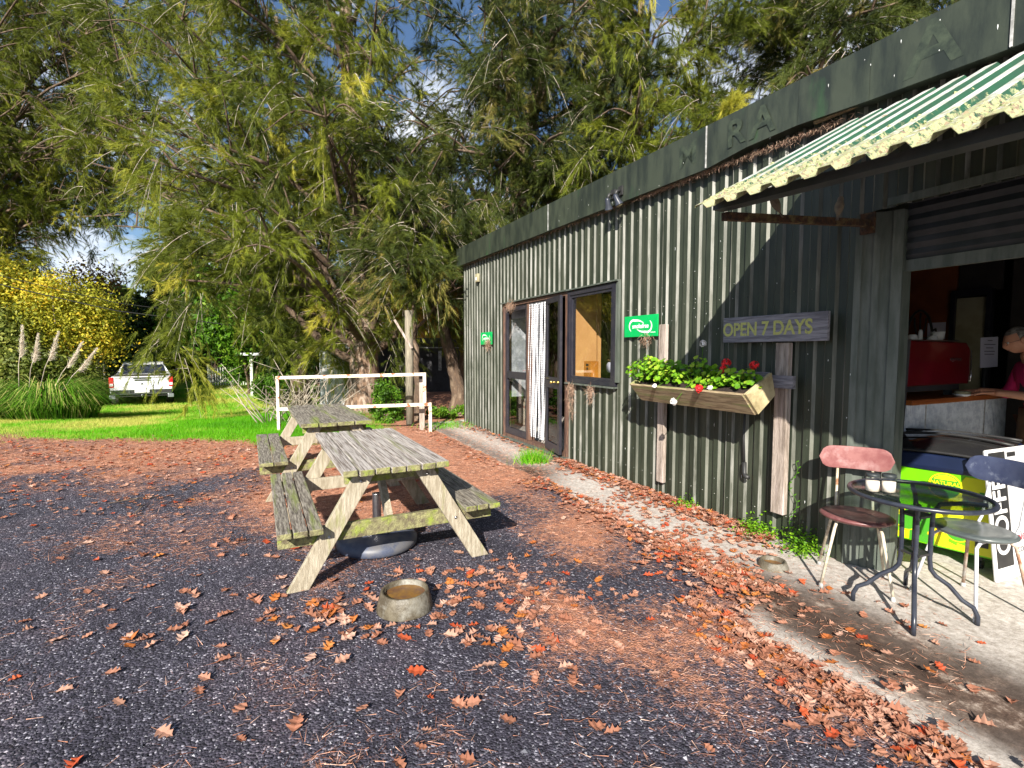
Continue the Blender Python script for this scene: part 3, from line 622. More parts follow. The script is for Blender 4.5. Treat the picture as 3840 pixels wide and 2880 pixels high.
mb = MB(); mb.box((0, 0, 0), (.93, .03, .215)); mb.build('board', M['wood_sign'], t, .004)
fr = face_frame((.055, .016, -.003), (-1, 0, 0), (0, 0, 1)); text('OPEN 7 DAYS', .155, fr, M['sign_yellow'], t, 'lettering', .001, .86, font_bold=True)
t = wthing('sign_post', 'tall weathered plank behind the OPEN 7 DAYS board', 'post', -.005, .058, .24); mb = MB(); mb.box((0, 0, .69), (.115, .05, 1.38)); mb.build('plank', M['wood_post'], t, .006)
t = wthing('plank', 'shorter pale upright plank behind the left end of the flower box', 'post', 1.37, .055, .17); mb = MB(); mb.box((0, 0, .83), (.10, .045, 1.66)); mb.build('board', M['wood_post'], t, .006)
# flower box
t = wthing('flower_box', 'tilted weathered wooden trough on the shed wall full of geraniums', 'planter', 0, 0, 0)
FT, BT, BB, FB = (.50, 1.225), (.22, 1.385), (.17, 1.205), (.355, 1.065)
def slabx(a, b, th, u0, u1):
    mb = MB(); mb.bar((u0, (a[0]+b[0])/2, (a[1]+b[1])/2), (u1, (a[0]+b[0])/2, (a[1]+b[1])/2), math.hypot(a[0]-b[0], a[1]-b[1]), th, up=(0, -(b[1]-a[1]), b[0]-a[0])); return mb
slabx(FB, FT, .024, -.0, 1.33).build('front_board', M['wood_box'], t, .003)
slabx(BB, FB, .022, .0, 1.33).build('base_board', M['wood_box'], t, .003)
slabx(BB, BT, .022, .0, 1.33).build('back_board', M['wood_sign'], t, .003)
for u in (-.014, 1.344):
    mb = MB(); mb.prism([FT, BT, BB, FB], .026, Matrix(((0, 0, 1, u-.013), (1, 0, 0, 0), (0, 1, 0, 0), (0, 0, 0, 1)))); mb.build('end_board', M['wood_end'], t, .003)
mb = MB(); mb.box((.58, .10, 1.31), (1.42, .035, .10)); mb.build('hanging_rail', M['wood_sign'], t)
mb = MB(); mb.add([(.02, .235, 1.33), (1.31, .235, 1.33), (1.31, .46, 1.21), (.02, .46, 1.21)], [(0, 1, 2, 3)]); mb.build('soil', M['soil'], t)
# geraniums
gl = leafmat('geranium_leaf', (.07, .20, .008), (.20, .42, .015), (.40, .50, .05), tr=.3)
def geranium(u, o, z, label, nl, hgt, spread, flowers):
    t = wthing('geranium', label, 'plant', u, o, z, group='geraniums in the flower box')
    V = []; T_ = []; st = MB()
    for k in range(nl):
        a = random.random()*6.28; r = spread*math.sqrt(random.random()); h = hgt*(random.random()**.7)*(1-.45*r/spread)
        c = Vector((math.cos(a)*r*1.3, math.sin(a)*r*.8+.02, h+.02)); s = random.uniform(.014, .028)
        n_ = Vector((math.cos(a)*.5+random.gauss(0, .35), math.sin(a)*.5+.35+random.gauss(0, .35), .8)).normalized(); x = n_.orthogonal().normalized(); y = n_.cross(x)
        ph = random.random()*6; tt = random.random()
        ring = [c+(x*math.cos(q)+y*math.sin(q))*s*(1+.13*math.cos(5*q+ph)-(.45 if i == 0 else 0))+n_*s*(.18+.1*math.sin(5*q)) for i, q in enumerate(np.linspace(0, 6.283, 11)[:-1])]
        for i in range(10): V += [c, ring[i], ring[(i+1) % 10]]; T_.append(tt+random.uniform(-.08, .08))
        if k % 3 == 0: st.tube([(c.x*.3, c.y*.3, 0), (c.x*.8, c.y*.8, h*.6), tuple(c)], .0025, 4)
    np_mesh('leaves', np.array([tuple(v) for v in V]), 3, gl, t, np.array(T_)); st.build('stems', gl, t)
    for (fx_, fy, fz, fm, fr_) in flowers:
        mb = MB()
        for k in range(46 if fr_ > .02 else 20):
            d = Vector((random.gauss(0, 1), random.gauss(0, 1), random.gauss(.3, 1))).normalized(); c = Vector((fx_, fy, fz))+d*fr_*random.uniform(.6, 1); x = d.orthogonal().normalized(); y = d.cross(x); s = .012
            mb.add([c+x*s, c+y*s+d*.004, c-x*s, c-y*s+d*.003], [(0, 1, 2, 3)])
        h_ = mb.build('flower_head', M[fm], t)
        st2 = MB(); st2.tube([(fx_*.4, fy*.3, .02), (fx_, fy, fz-.02)], .003, 5); st2.build('stalk', gl, t)
geranium(1.22, .37, 1.25, 'bushy bright green geranium at the left end of the trough with orange pink blooms', 260, .26, .20, [(.12, .12, .10, 'flower_red', .016), (-.06, .02, .22, 'flower_red', .018)])
geranium(.95, .35, 1.25, 'dense green geranium left of centre in the trough, taller at the back', 230, .24, .20, [(.0, .18, -.02, 'flower_white', .02)])
geranium(.62, .30, 1.28, 'tall geranium with one white bloom raised above the trough', 90, .24, .13, [(.0, -.02, .34, 'flower_white', .032), (.05, .26, -.17, 'flower_white', .03)])
geranium(.47, .36, 1.22, 'low yellowish geranium with a red bloom at the front edge of the trough', 90, .11, .15, [(-.05, .16, .02, 'flower_red', .034), (-.13, .12, .03, 'flower_white', .02)])
geranium(.28, .33, 1.25, 'geranium with a large double red bloom near the right end of the trough', 110, .16, .15, [(.02, .02, .20, 'flower_red', .042), (.03, .03, .15, 'flower_red', .036)])
geranium(.10, .33, 1.25, 'small geranium with a red bloom against the right end board', 60, .17, .10, [(-.03, -.03, .19, 'flower_red', .036)])
# water pipe, sensor box, flood lamps
t = wthing('drain_pipe', 'thin black pipe with an elbow coming down the wall below the flower box', 'pipe', .335, .055, .5)
mb = MB(); mb.tube([(0.01, .0, .62), (.012, .005, .3), (.0, 0, .05)], .010); mb.build('tube', M['black'], t)
mb = MB(); mb.tube([(0, 0, .09), (0, 0, .0), (-.02, .01, -.025), (-.06, .02, -.03)], [.018, .02, .02, .018], 10); mb.build('elbow', M['black'], t)
t = wthing('sensor_box', 'small white box high on the shed wall near the far corner', 'box', 6.66, .055, 3.0); mb = MB(); mb.box((0, 0, 0), (.12, .05, .16)); mb.build('case', M['cream'], t, .005); mb = MB(); mb.box((0, .028, -.02), (.05, .01, .06)); mb.build('lens', M['white'], t)
for i, (u, s, lb) in enumerate(((2.02, 1, 'right hand dark flood lamp with a pale lens under the fascia'), (2.16, -1, 'left hand smaller dark flood lamp under the fascia'))):
    t = wthing('flood_lamp', lb, 'lamp', u, .15, 3.30, group='flood lamps under the fascia')
    mb = MB(); mb.tube([(0, 0, .06), (0, .04, .05), (0, .06, .0)], .018, 8); mb.box((0, -.015, .06), (.07, .02, .1)); mb.build('bracket', M['black'], t)
    sh = MB(); sh.lathe([(.016, .0), (.028, -.02), (.032, -.08), (.048, -.125), (.05, -.132)], 16); o_ = sh.build('lamp_head', M['black_paint'], t); o_.location = (0, .07, .01); o_.rotation_euler = (R(-22), R(14*s), 0)
    sh = MB(); sh.lathe([(.0, -.122), (.044, -.125), (.032, -.145), (.0, -.15)], 16, cap=False); q = sh.build('lens', M['cream'], t); q.location = (0, .07, .01); q.rotation_euler = (R(-22), R(14*s), 0)
# sparrows on the awning brace
def bird(o, face, label):
    t = wthing('sparrow', label, 'bird', -.57, o, 2.345+.11*(1-o/1.36)*1.0-.0, face, 'sparrows on the awning brace')
    mb = MB(); mb.lathe([(.006, -.065), (.012, -.05), (.026, -.02), (.030, .01), (.026, .035), (.017, .05), (.02, .062), (.018, .078), (.008, .088)], 12, sy=.9); b = mb.build('body', M['bird'], t, sub=1); b.location = (0, 0, .065); b.rotation_euler = (R(25), 0, 0)
    mb = MB(); mb.lathe([(.0, 0), (.005, .002), (.001, .014)], 6); b = mb.build('beak', M['black'], t); b.location = (0, -.052, .135); b.rotation_euler = (R(80), 0, 0)
    mb = MB(); mb.box((0, .03, .0), (.018, .055, .005), Matrix.Rotation(R(-60), 3, 'X')); mb.build('tail', M['bird'], t)
    mb = MB(); mb.tube([(.008, 0, .05), (.008, 0, .025)], .0015, 4); mb.tube([(-.008, 0, .05), (-.008, 0, .025)], .0015, 4); mb.build('legs', M['black'], t)
bird(.95, R(100), 'sparrow with its tail towards us near the outer end of the rusty brace'); bird(.34, R(20), 'round breasted sparrow facing out near the wall end of the rusty brace')
# hanging nests of dry she-oak needles
def nest(label, u, o, z, w_, drop, n):
    V = []; T_ = []
    for k in range(n):
        x = random.gauss(0, w_*.4); y = abs(random.gauss(0, .025)); zz = random.gauss(0, .03)-drop*random.random()**2.5
        d = Vector((random.gauss(0, 1), random.gauss(0, .5), random.gauss(-.5, .8))).normalized()*random.uniform(.04, .12); s = d.orthogonal().normalized()*.0022
        c = Vector((x, y, zz)); V += [c-s, c+s, c+d]; T_.append(random.random())
    o_ = np_mesh('dry_nest', np.array([tuple(v) for v in V]), 3, M['dry'], None, np.array(T_)); o_.matrix_world = MW @ Matrix.Translation((u, o, z)); tag(o_, label, 'nest', 'dry needle nests caught on the wall')
nest('dry needle nest on the head of the glazed door', 5.05, .08, 2.34, .17, .07, 260)
nest('dry needle nest hanging from the left end of the window ledge', 3.08, .09, 1.09, .10, .42, 300)
nest('dry needle nest hanging from the middle of the window ledge', 2.62, .09, 1.08, .09, .16, 150)
nest('dry needle nest over the far smokefree sign', 6.05, .07, 1.74, .13, .14, 300)
nest('thin dry fringe under the near smokefree sign', 1.62, .05, 1.70, .12, .08, 90)
# eave debris line
V = []; T_ = []
for k in range(2600):
    u = random.uniform(-.5, 7.5); u = u if random.random() < .5 else random.uniform(-.4, 1.8); z = 3.195+.023*u-abs(random.gauss(0, .016)); d = Vector((random.gauss(0, 1), random.gauss(0, .3), random.gauss(-.2, .5))).normalized()*random.uniform(.02, .05); s = d.orthogonal().normalized()*.0018; c = Vector((u, random.uniform(.03, .09), z)); V += [c-s, c+s, c+d]; T_.append(random.random())
o_ = np_mesh('eave_debris', np.array([tuple(v) for v in V]), 3, M['dry'], None, np.array(T_)); o_.matrix_world = MW.copy(); tag(o_, 'dry needle debris packed under the fascia', 'debris', kind='stuff')
# ------------------------------------------------------------------ picnic tables
def picnic(label, x, y, rz, Lg, TH, BH, top_boards, bench_boards, wt, z=0):
    t = thing('picnic_table', label, 'picnic table', (x, y, z), R(rz), 'weathered picnic tables on the gravel')
    tw = .72; g = .011; bw = (tw-(top_boards-1)*g)/top_boards
    for i in range(top_boards):
        mb = MB(); xx = -tw/2+bw/2+i*(bw+g); e = random.uniform(-.012, .012)
        mb.box((xx, Lg/2+e, TH-.022+random.uniform(-.002, .002)), (bw, Lg, .044)); mb.m = [1 if all(abs(mb.v[q][1]-(e)) < .004 for q in fc) else 0 for fc in mb.f]; mb.build('table_board', [wt, M['wood_green']], t, .006)
    for s in (-1, 1):
        n = bench_boards; bt = .27; b2 = (bt-(n-1)*.01)/n
        for i in range(n):
            mb = MB(); mb.box((s*.62-bt/2+b2/2+i*(b2+.01), Lg/2+random.uniform(-.01, .01), BH-.02), (b2, Lg, .04)); y0 = min(v[1] for v in mb.v); mb.m = [1 if all(abs(mb.v[q][1]-y0) < .004 for q in fc) else 0 for fc in mb.f]; mb.build('bench_board', [M['wood_grey'], M['wood_green']], t, .006)
    for yy, sg in ((.13, 1), (Lg-.13, -1)):
        for s in (-1, 1):
            mb = MB(); a = Vector((s*.20, yy, TH-.05)); b = Vector((s*.64, yy, .0)); d = (a-b).normalized()
            # plank leg with ends cut level
            wv = Vector((.5*.115/abs(d.z), 0, 0)); th = Vector((0, .0225, 0)); vs = [b-wv-th, b+wv-th, b+wv+th, b-wv+th, a-wv-th, a+wv-th, a+wv+th, a-wv+th]
            mb.add(vs, [(0, 3, 2, 1), (4, 5, 6, 7), (0, 1, 5, 4), (1, 2, 6, 5), (2, 3, 7, 6), (3, 0, 4, 7)]); mb.build('leg', M['wood_leg'], t, .004)
        mb = MB(); mb.box((0, yy+sg*.047, BH-.04-.055), (1.5, .042, .11)); mb.build('cross_brace', M['wood_green'] if yy < 1 else M['wood_leg'], t, .004)
        mb = MB(); mb.box((0, yy+sg*.047, TH-.044-.04), (.66, .042, .08)); mb.build('top_brace', M['wood_green'], t, .004)
        # shaded brace seen between the legs gets the weathered face board
        mb = MB()
        for s in (-1, 1):
            for zz in (TH-.10, BH-.10):
                f = (zz)/(TH-.05); xx = s*(.64+( .20-.64)*f); mb.lathe([(.0, 0), (.012, .0), (.012, .004), (.004, .008)], 10, (0, 0, 0), cap=False)
                k = len(mb.v)-40
                for j in range(k, len(mb.v)):
                    v = mb.v[j]; mb.v[j] = (xx+v[0], yy-sg*(.0225+v[2]), zz+v[1])
        mb.build('bolt', M['steel'], t)
    for a, b in (((0, .32, BH-.1), (0, Lg*.42, TH-.06)), ((0, Lg-.32, BH-.1), (0, Lg*.60, TH-.06))):
        mb = MB(); mb.bar(a, b, .09, .045, up=(1, 0, 0)); mb.build('diagonal_brace', M['wood_leg'], t)
    mb = MB(); mb.box((0, Lg/2, BH-.145), (.045, Lg-.3, .0)) if False else None
    return t
picnic('nearer weathered grey picnic table with seven top boards and mossy ends', -.76, 3.33, 26.9, 1.72, .78, .43, 7, 3, M['wood_top'])
picnic('farther picnic table with four wide top boards, just in front of the rusty rail', -1.86, 5.30, 27.7, 2.0, .80, .43, 4, 2, M['wood_grey'], .0)
# parasol base under the table
t = thing('parasol_base', 'round blue grey parasol base with a short steel tube under the nearer picnic table', 'parasol base', (-1.08, 3.93, 0))
mb = MB(); mb.lathe([(.28, 0), (.31, .02), (.315, .06), (.29, .09), (.22, .108), (.08, .118), (.05, .12)], 48); mb.build('weight', M['blue_base'], t)
mb = MB(); mb.tube([(0, 0, .11), (0, 0, .42)], .034, 24, cap=False); mb.lathe([(.034, .42), (.034, .425), (.028, .425), (.028, .3)], 24, cap=False); mb.box((.02, -.05, .128), (.16, .05, .012)); mb.build('tube', M['steel'], t)
# bowls
def bowl(x, y, r0, r1, h, label, fill):
    t = thing('dog_bowl', label, 'bowl', (x, y, .0), group=None)
    mb = MB(); mb.lathe([(0, .0), (r0, 0), (r0+.002, .006), (r1, h-.004), (r1-.003, h), (r1-.013, h), (r1-.017, h-.004), (r1-.016, h*.35), (0, h*.32)], 48, cap=False); mb.build('body', M['stone_bowl'], t)
    mb = MB(); mb.lathe([(0, h*fill), (r1-.0165, h*fill)], 48, cap=False); mb.build('water', M['bowl_in'], t)
bowl(-.65, 2.95, .168, .142, .115, 'large stoneware dog bowl of brown water in front of the picnic table', .72)
bowl(1.87, 3.5, .103, .086, .062, 'small stoneware dog bowl on the concrete beside the left hand chair', .5)
# bistro table
BT = (2.38, 2.89)
t = thing('bistro_table', 'round black bistro table with a rippled glass top', 'table', (*BT, .012))
mb = MB(); rr = .335; mb.tube([(rr*math.cos(a), rr*math.sin(a), .70) for a in np.linspace(0, 2*math.pi, 49)], .0135, 8, cap=False); mb.build('rim', M['black_paint'], t)
mb = MB(); mb.lathe([(0, 0), (.327, 0), (.327, .005), (0, .005)], 48, (0, 0, .703), cap=False); mb.build('glass_top', M['glass_table'], t)
for k, (fx, fy) in enumerate(((-.27, .12), (-.20, -.26), (.24, -.16), (.22, .33))):
    a = math.atan2(fy, fx); c, s = math.cos(a), math.sin(a); L0 = math.hypot(fx, fy); pts = []
    for r, z in ((.30, .688), (.20, .682), (.10, .66), (.072, .60), (.068, .45), (.068, .33), (.075, .27), (.10, .235), (.16, .195), (L0-.07, .125), (L0-.02, .095), (L0, .05), (L0, .0)): pts.append((c*r, s*r, z))
    mb = MB(); mb.tube(pts, .0125, 10); mb.build('leg', M['black_paint'], t)
for z in (.585, .36):
    mb = MB(); mb.box((0, 0, z), (.12, .12, .012), Matrix.Rotation(R(20), 3, 'Z')); mb.box((0, 0, z-.015), (.125, .01, .02), Matrix.Rotation(R(65), 3, 'Z')); mb.build('cross_plate', M['black'], t)
def jar(x, y, label):
    t = thing('jar', label, 'jar', (x, y, .7205), group='sugar jars on the bistro table')
    mb = MB(); mb.lathe([(.033, 0), (.037, .004), (.037, .072), (.032, .080), (.032, .090)], 24, cap=False); mb.build('glass', M['glass_clear'], t)
    mb = MB(); mb.lathe([(0, .003), (.0345, .003), (.0345, .062), (0, .063)], 24, cap=False); mb.build('contents', M['salt'], t)
    mb = MB(); mb.lathe([(0, .106), (.034, .106), (.0365, .102), (.0365, .088), (.034, .086)], 24, cap=False); mb.build('lid', M['dark_metal'], t)
jar(2.15, 2.945, 'left glass jar of pale sugar on the bistro table'); jar(2.232, 2.925, 'right glass jar of pale sugar on the bistro table')
# cafe chairs
def chair(label, cx, cy, face, seat_m, back_m, leg_m, feet, back_leg_m=None):
    """face = heading the sitter looks towards (deg, 0 = +X)"""
    t = thing('cafe_chair', label, 'chair', (cx, cy, .012), R(face)); Fw = Vector((1, 0, 0))
    H_ = .45
    mb = MB(); mb.lathe([(.0, -.018), (.12, -.02), (.175, -.012), (.197, .004), (.198, .012), (.185, .020), (.12, .016), (.0, .010)], 40, (0, 0, H_), sx=.98, sy=1.06, cap=False); mb.build('seat', seat_m, t)
    # tubular legs
    for s in (-1, 1):
        f = feet[0 if s < 0 else 1]; b = feet[2 if s < 0 else 3]
        mb = MB(); mb.tube([(.02, s*.10, H_-.022), (.10, s*.115, H_-.026), (.135, s*.125, H_-.05), (f[0], f[1], .02)], .0095, 10); l = mb.build('leg', leg_m, t)
        mb = MB(); mb.lathe([(.013, 0), (.014, .004), (.0125, .022), (.009, .03)], 10, (f[0], f[1], 0)); mb.build('rubber_foot', M['white_alu'], l)
        mb = MB(); mb.tube([(.0, s*.10, H_-.024), (-.10, s*.118, H_-.028), (-.14, s*.13, H_-.06), (b[0], b[1], .02)], .0095, 10); l = mb.build('leg', back_leg_m or leg_m, t)
        mb = MB(); mb.lathe([(.013, 0), (.014, .004), (.0125, .022), (.009, .03)], 10, (b[0], b[1], 0)); mb.build('rubber_foot', M['white_alu'], l)
        mb = MB(); mb.tube([(-.02, s*.10, H_-.028), (-.13, s*.105, H_-.026), (-.17, s*.105, H_+.0), (-.20, s*.105, H_+.05), (-.262, s*.10, .82)], .0085, 10); mb.build('back_tube', leg_m, t)
    # curved stadium backrest
    w_, h_ = .215, .078; pr = []; n = 12
    for q in np.linspace(-math.pi/2, math.pi/2, n): pr.append((w_-h_+h_*math.cos(q), h_*math.sin(q)))
    for q in np.linspace(math.pi/2, 1.5*math.pi, n): pr.append((-(w_-h_)+h_*math.cos(q), h_*math.sin(q)))
    # grid fill so it can bend
    mb = MB(); cols = 20; V1 = []
    for i in range(cols+1):
        x = -w_+2*w_*i/cols; d = abs(x)-(w_-h_); hh = h_ if d <= 0 else math.sqrt(max(0, h_*h_-d*d)); hh = max(hh, .002)
        for j in range(5):
            yy = -hh+2*hh*j/4; V1.append((-.225-.012+.045*(x/w_)**2*1.0-.0*yy, x, .80+yy))
    nb = len(V1); V2 = [(a-.014, b_, c) for a, b_, c in V1]
    F = []
    for i in range(cols):
        for j in range(4):
            a = i*5+j; F.append((a, a+5, a+6, a+1)); F.append((nb+a, nb+a+1, nb+a+6, nb+a+5))
    for i in range(cols): a = i*5; F.append((a, nb+a, nb+a+5, a+5)); a = i*5+4; F.append((a, a+5, nb+a+5, nb+a))
    for j in range(4): a = j; F.append((a, a+1, nb+a+1, nb+a)); a = cols*5+j; F.append((a, nb+a, nb+a+1, a+1))
    mb.add(V1+V2, F, True); mb.build('backrest', back_m, t, .003)
    return t
# red chair: sitter looks towards the camera, slightly left
chair('worn burgundy chair against the shed wall, left of the bistro table', 2.27, 3.24, 240, M['burg_dark'], M['burg'], M['cream_metal'], [(.17, -.19), (.17, .19), (-.23, -.19), (-.23, .19)])
chair('dark blue grey chair with rusty legs, right of the bistro table', 2.80, 2.98, 190, M['dark_seat'], M['navy_seat'], M['white_metal'], [(.20, -.19), (.20, .19), (-.20, -.19), (-.20, .19)], M['rusty_metal'])
# ------------------------------------------------------------------ freezer and sign
FL = Vector((2.93, 3.94, .0)); FR = Vector((3.35, 3.385, 0)); fx = (FR-FL).normalized(); fy = Vector((-fx.y, fx.x, 0)); fy = fy if fy.dot(Vector((1, 1, 0))) > 0 else -fy
Lf = (FR-FL).length; MF = Matrix((fx, fy, Vector((0, 0, 1)))).transposed().to_4x4(); MF.translation = FL
t = thing('ice_cream_freezer', 'chest freezer wrapped in lime green and yellow with a dark glass lid', 'freezer', M=MF); t.matrix_world = MF
prof = [(0, .10), (0, .66), (.0, .70), (.02, .80), (.05, .815), (.60, .90), (.66, .88), (.66, .10)]
mb = MB(); mb.prism([(a, b) for a, b in [(0, .10), (0, .70), (.66, .70), (.66, .10)]], Lf, Matrix(((0, 0, 1, 0), (1, 0, 0, 0), (0, 1, 0, 0), (0, 0, 0, 1)))); mb.build('cabinet', M['lime'], t, .012)
mb = MB(); mb.prism([(-.012, .665), (-.02, .70), (-.012, .785), (.66, .855), (.67, .70), (.665, .66)], Lf+.03, Matrix(((0, 0, 1, -.015), (1, 0, 0, 0), (0, 1, 0, 0), (0, 0, 0, 1)))); mb.build('rim', M['navy'], t, .012)
mb = MB(); n = 10
vs = []; 
for i in range(n+1):
    x = -.01+(Lf+.02)*i/n; bulge = .035*math.sin(math.pi*i/n)
    for j, (yy, zz) in enumerate(((-.0, .79), (.12, .822), (.33, .850), (.55, .868), (.66, .862))): vs.append((x, yy, zz+bulge*(1 if j in (1, 2, 3) else .5)))
mb.add(vs, [(i*5+j, (i+1)*5+j, (i+1)*5+j+1, i*5+j+1) for i in range(n) for j in range(4)], True); lid = mb.build('lid', M['fz_lid'], t)
for yy, zz in ((.33, .872), (.0, .79), (.64, .875)):
    mb = MB(); mb.tube([(-.01+(Lf+.02)*i/n, yy, zz+.035*math.sin(math.pi*i/n)*(1 if yy == .33 else .5)) for i in range(n+1)], .011, 6); mb.build('lid_rail', M['black'], t)
fr = face_frame((0, -.0015, 0), (1, 0, 0), (0, 0, 1))
gr = MB()      # printed artwork: yellow field, zigzags, flashes
def poly(pts, mi, z=.0): gr.add([fr @ Vector((a, b, z)) for a, b in pts], [tuple(range(len(pts)))], mi=mi)
poly([(Lf*.74, .655), (Lf-.015, .655), (Lf-.015, .115), (.02, .115), (.02, .36), (Lf*.50, .38), (Lf*.60, .48)], 0)
poly([(Lf*.30, .115), (Lf*.52, .115), (Lf*.52, .35), (Lf*.30, .33)], 1, .0006)
for k in range(16):
    x = random.uniform(.06, Lf-.12); y = random.uniform(.13, .34) if k < 11 else random.uniform(.36, .6)
    if k >= 11: x = random.uniform(Lf*.70, Lf-.1)
    a = random.uniform(-.7, .7); s = random.uniform(.03, .07); c, q = math.cos(a), math.sin(a); mi = random.choice((1, 2, 3))
    pp = [(0, 0), (s, .012), (s*.75, .03), (s*1.7, .05), (s*1.6, .072), (s*.5, .055), (s*.7, .035), (-.01, .022)]
    poly([(x+c*u_-q*v_, y+q*u_+c*v_) for u_, v_ in pp], mi, .0012+.0002*k)
cx_, cy_ = Lf*.58, .565
def disc(cx, cy, r, mi, z, a0=0, a1=6.2832): poly([(cx+r*math.cos(a), cy+r*math.sin(a)) for a in np.linspace(a0, a1, 29)[:(-1 if a1 > 6 else None)]], mi, z)
disc(cx_, cy_, .098, 0, .005); disc(cx_, cy_, .089, 1, .0055); disc(cx_, cy_, .082, 0, .006, R(35), R(145))
for q, w_ in ((.13, .07), (.56, .075)):
    disc(Lf*q+.1, .25, w_, 0, .005); disc(Lf*q+.1, .25, w_*.9, 1, .0055)
gr.build('wrap_artwork', [M['fz_yellow'], M['fz_green'], M['lime'], M['fz_orange']], t)
def tf(z): return face_frame(fr @ Vector((cx_, z, .007)), (fx.x*0+1, 0, .0), (0, 0, 1))
text('NATURAL', .038, face_frame((cx_, -.0085, cy_+.022), (1, 0, 0), (0, 0, 1)), M['fz_yellow'], t, 'lettering', .0005, 1.0, font_bold=True)
text('V', .06, face_frame((Lf*.56+.1, -.0085, .255), (1, 0, 0), (0, 0, 1)), M['fz_yellow'], t, 'lettering', .0005, 1.0, font_bold=True)
mb = MB(); mb.box((Lf-.075, -.010, .235), (.07, .002, .12)); pt = mb.build('price_tag', M['black'], t); text('9', .10, face_frame((Lf-.07, -.012, .24), (1, 0, 0), (0, 0, 1)), M['white'], pt, 'lettering', .0005, font_bold=True)
for x in (.1, Lf-.1):
    mb = MB(); mb.tube([(x, .06, .035), (x+.03, .06, .035)], .034, 12); mb.box((x+.015, .06, .085), (.02, .04, .04)); mb.build('castor', M['black'], t)
# coffee board
s0 = Vector((3.225, 3.235, .012)); sx = Vector((.925, .38, 0)).normalized(); sy = Vector((0, 0, 1)); lean = Vector((-sx.y, sx.x, 0))*.12
upv = (sy+lean).normalized(); MS = face_frame(s0, sx, upv)
t = thing('coffee_board', 'white pavement board with COFFEE running up a black stripe', 'sign', M=MS); t.matrix_world = MS
mb = MB(); mb.box((.30, .44, -.012), (.60, .88, .024)); bo = mb.build('board', M['white'], t, .012)
mb = MB(); mb.add([(.015, .09, .001), (.215, .09, .001), (.215, .86, .001), (.015, .86, .001)], [(0, 1, 2, 3)]); mb.build('stripe', M['black'], t)
mb = MB(); mb.add([(.218, .30, .001), (.585, .36, .001), (.585, .86, .001), (.218, .86, .001)], [(0, 1, 2, 3)]); mb.build('panel', M['sign_grey'], t)
mb = MB(); mb.box((.29, .835, .0015), (.10, .03, .006)); mb.build('slot', M['black'], t)
rm = Matrix.Translation((.115, .475, .0022)) @ Matrix.Rotation(R(90), 4, 'Z')
text('COFFEE', .215, rm, M['white'], t, 'lettering', .0006, .82, font_bold=True)
text('New', .09, Matrix.Translation((.36, .27, .0022)), M['letter_red'], t, 'lettering', .0006, 1.0); text('COFFEE', .05, Matrix.Translation((.36, .18, .0022)), M['black'], t, 'lettering', .0006, 1.0)
# ------------------------------------------------------------------ counter, machine, cups
CB = Vector((3.42, 4.33, .0)); cxv = Vector((.904, .427, 0)).normalized(); MC = face_frame(CB, cxv, (0, 0, 1)) # x along, y up, z towards the camera
MC = Matrix((cxv, Vector((-cxv.y, cxv.x, 0)), Vector((0, 0, 1)))).transposed().to_4x4(); MC.translation = CB
t = thing('cafe_counter', 'cafe counter with an orange timber top and fine corrugated front', 'counter', M=MC); t.matrix_world = MC
mb = MB(); mb.box((.90, .30, 1.11), (1.86, .72, .045)); mb.build('top', M['counter'], t, .004)
mb = MB(); n = 220; vs = []
for i in range(n+1): x = 0
n = 360; vs = [(1.80*i/n, .010*math.cos(i*math.pi/3), z) for i in range(n+1) for z in (.012, 1.088)]
mb.add(vs, [(2*i, 2*i+2, 2*i+3, 2*i+1) for i in range(n)]); mb.build('corrugated_front', M['galv'], t)
for cxx in (.30, 1.35): mb = MB(); mb.box((cxx, -.008, .55), (.012, .006, 1.08)); mb.build('cover_strip', M['white_alu'], t)
mb = MB(); mb.box((.90, .33, .54), (1.78, .6, 1.07)); mb.build('carcass', M['dark_in'], t)
def cthing(name, label, cat, x, y, z, group=None):
    return thing(name, label, cat, (x, y, z), 0, group, MC)
t = cthing('espresso_machine', 'dark red espresso machine on the cafe counter', 'coffee machine', .02, .02, 1.133)
mb = MB(); mb.prism([(-.05, .11), (1.06, .11), (1.08, .16), (1.06, .44), (.99, .50), (-.05, .515)], .42, Matrix(((1, 0, 0, 0), (0, 0, 1, 0), (0, 1, 0, 0), (0, 0, 0, 1)))); mb.build('housing', M['redmachine'], t, .01)
mb = MB(); mb.box((.47, .22, .085), (1.02, .36, .06)); mb.box((.0, .1, .03), (.05, .05, .06)); mb.box((.92, .1, .03), (.05, .05, .06)); mb.build('base', M['dark_metal'], t)
mb = MB(); mb.tube([(1.07, -.004, .13), (1.087, -.004, .18), (1.068, -.004, .43)], .006, 6); mb.build('chrome_trim', M['chrome'], t)
text('espresso', .055, face_frame((.80, -.003, .35), (1, 0, 0), (0, 0, 1)), M['chrome'], t, 'badge', .001, 1.0)
mb = MB(); mb.box((.42, .21, .516), (.90, .40, .012)); mb.build('cup_tray', M['steel'], t)
for i, (x, y, h, lb) in enumerate(((-.06, .1, .045, 'upturned white saucer stack at the left of the machine top'), (.06, .16, .06, 'low stack of white cups left of centre on the machine'), (.17, .1, .05, 'upturned white cup in the middle of the machine top'), (.30, .14, .10, 'tall narrow white pot among the cups on the machine'), (.38, .1, .045, 'small cream cup beside the big mug on the machine'))):
    q = cthing('cup', lb, 'cup', .06+x*1.6, .04+y, 1.133+.522, 'crockery on top of the espresso machine'); r = .045 if h < .09 else .02
    mb = MB(); mb.lathe([(r, 0), (r*1.02, .006), (r*.8, h*.8), (r*.5, h), (0, h)], 18, cap=False); mb.build('body', M['white'], q); mb = MB(); mb.tube([(r*.9, 0, h*.25), (r*1.4, 0, h*.4), (r*1.3, 0, h*.65), (r*.75, 0, h*.75)], .004, 6); mb.build('handle', M['white'], q)
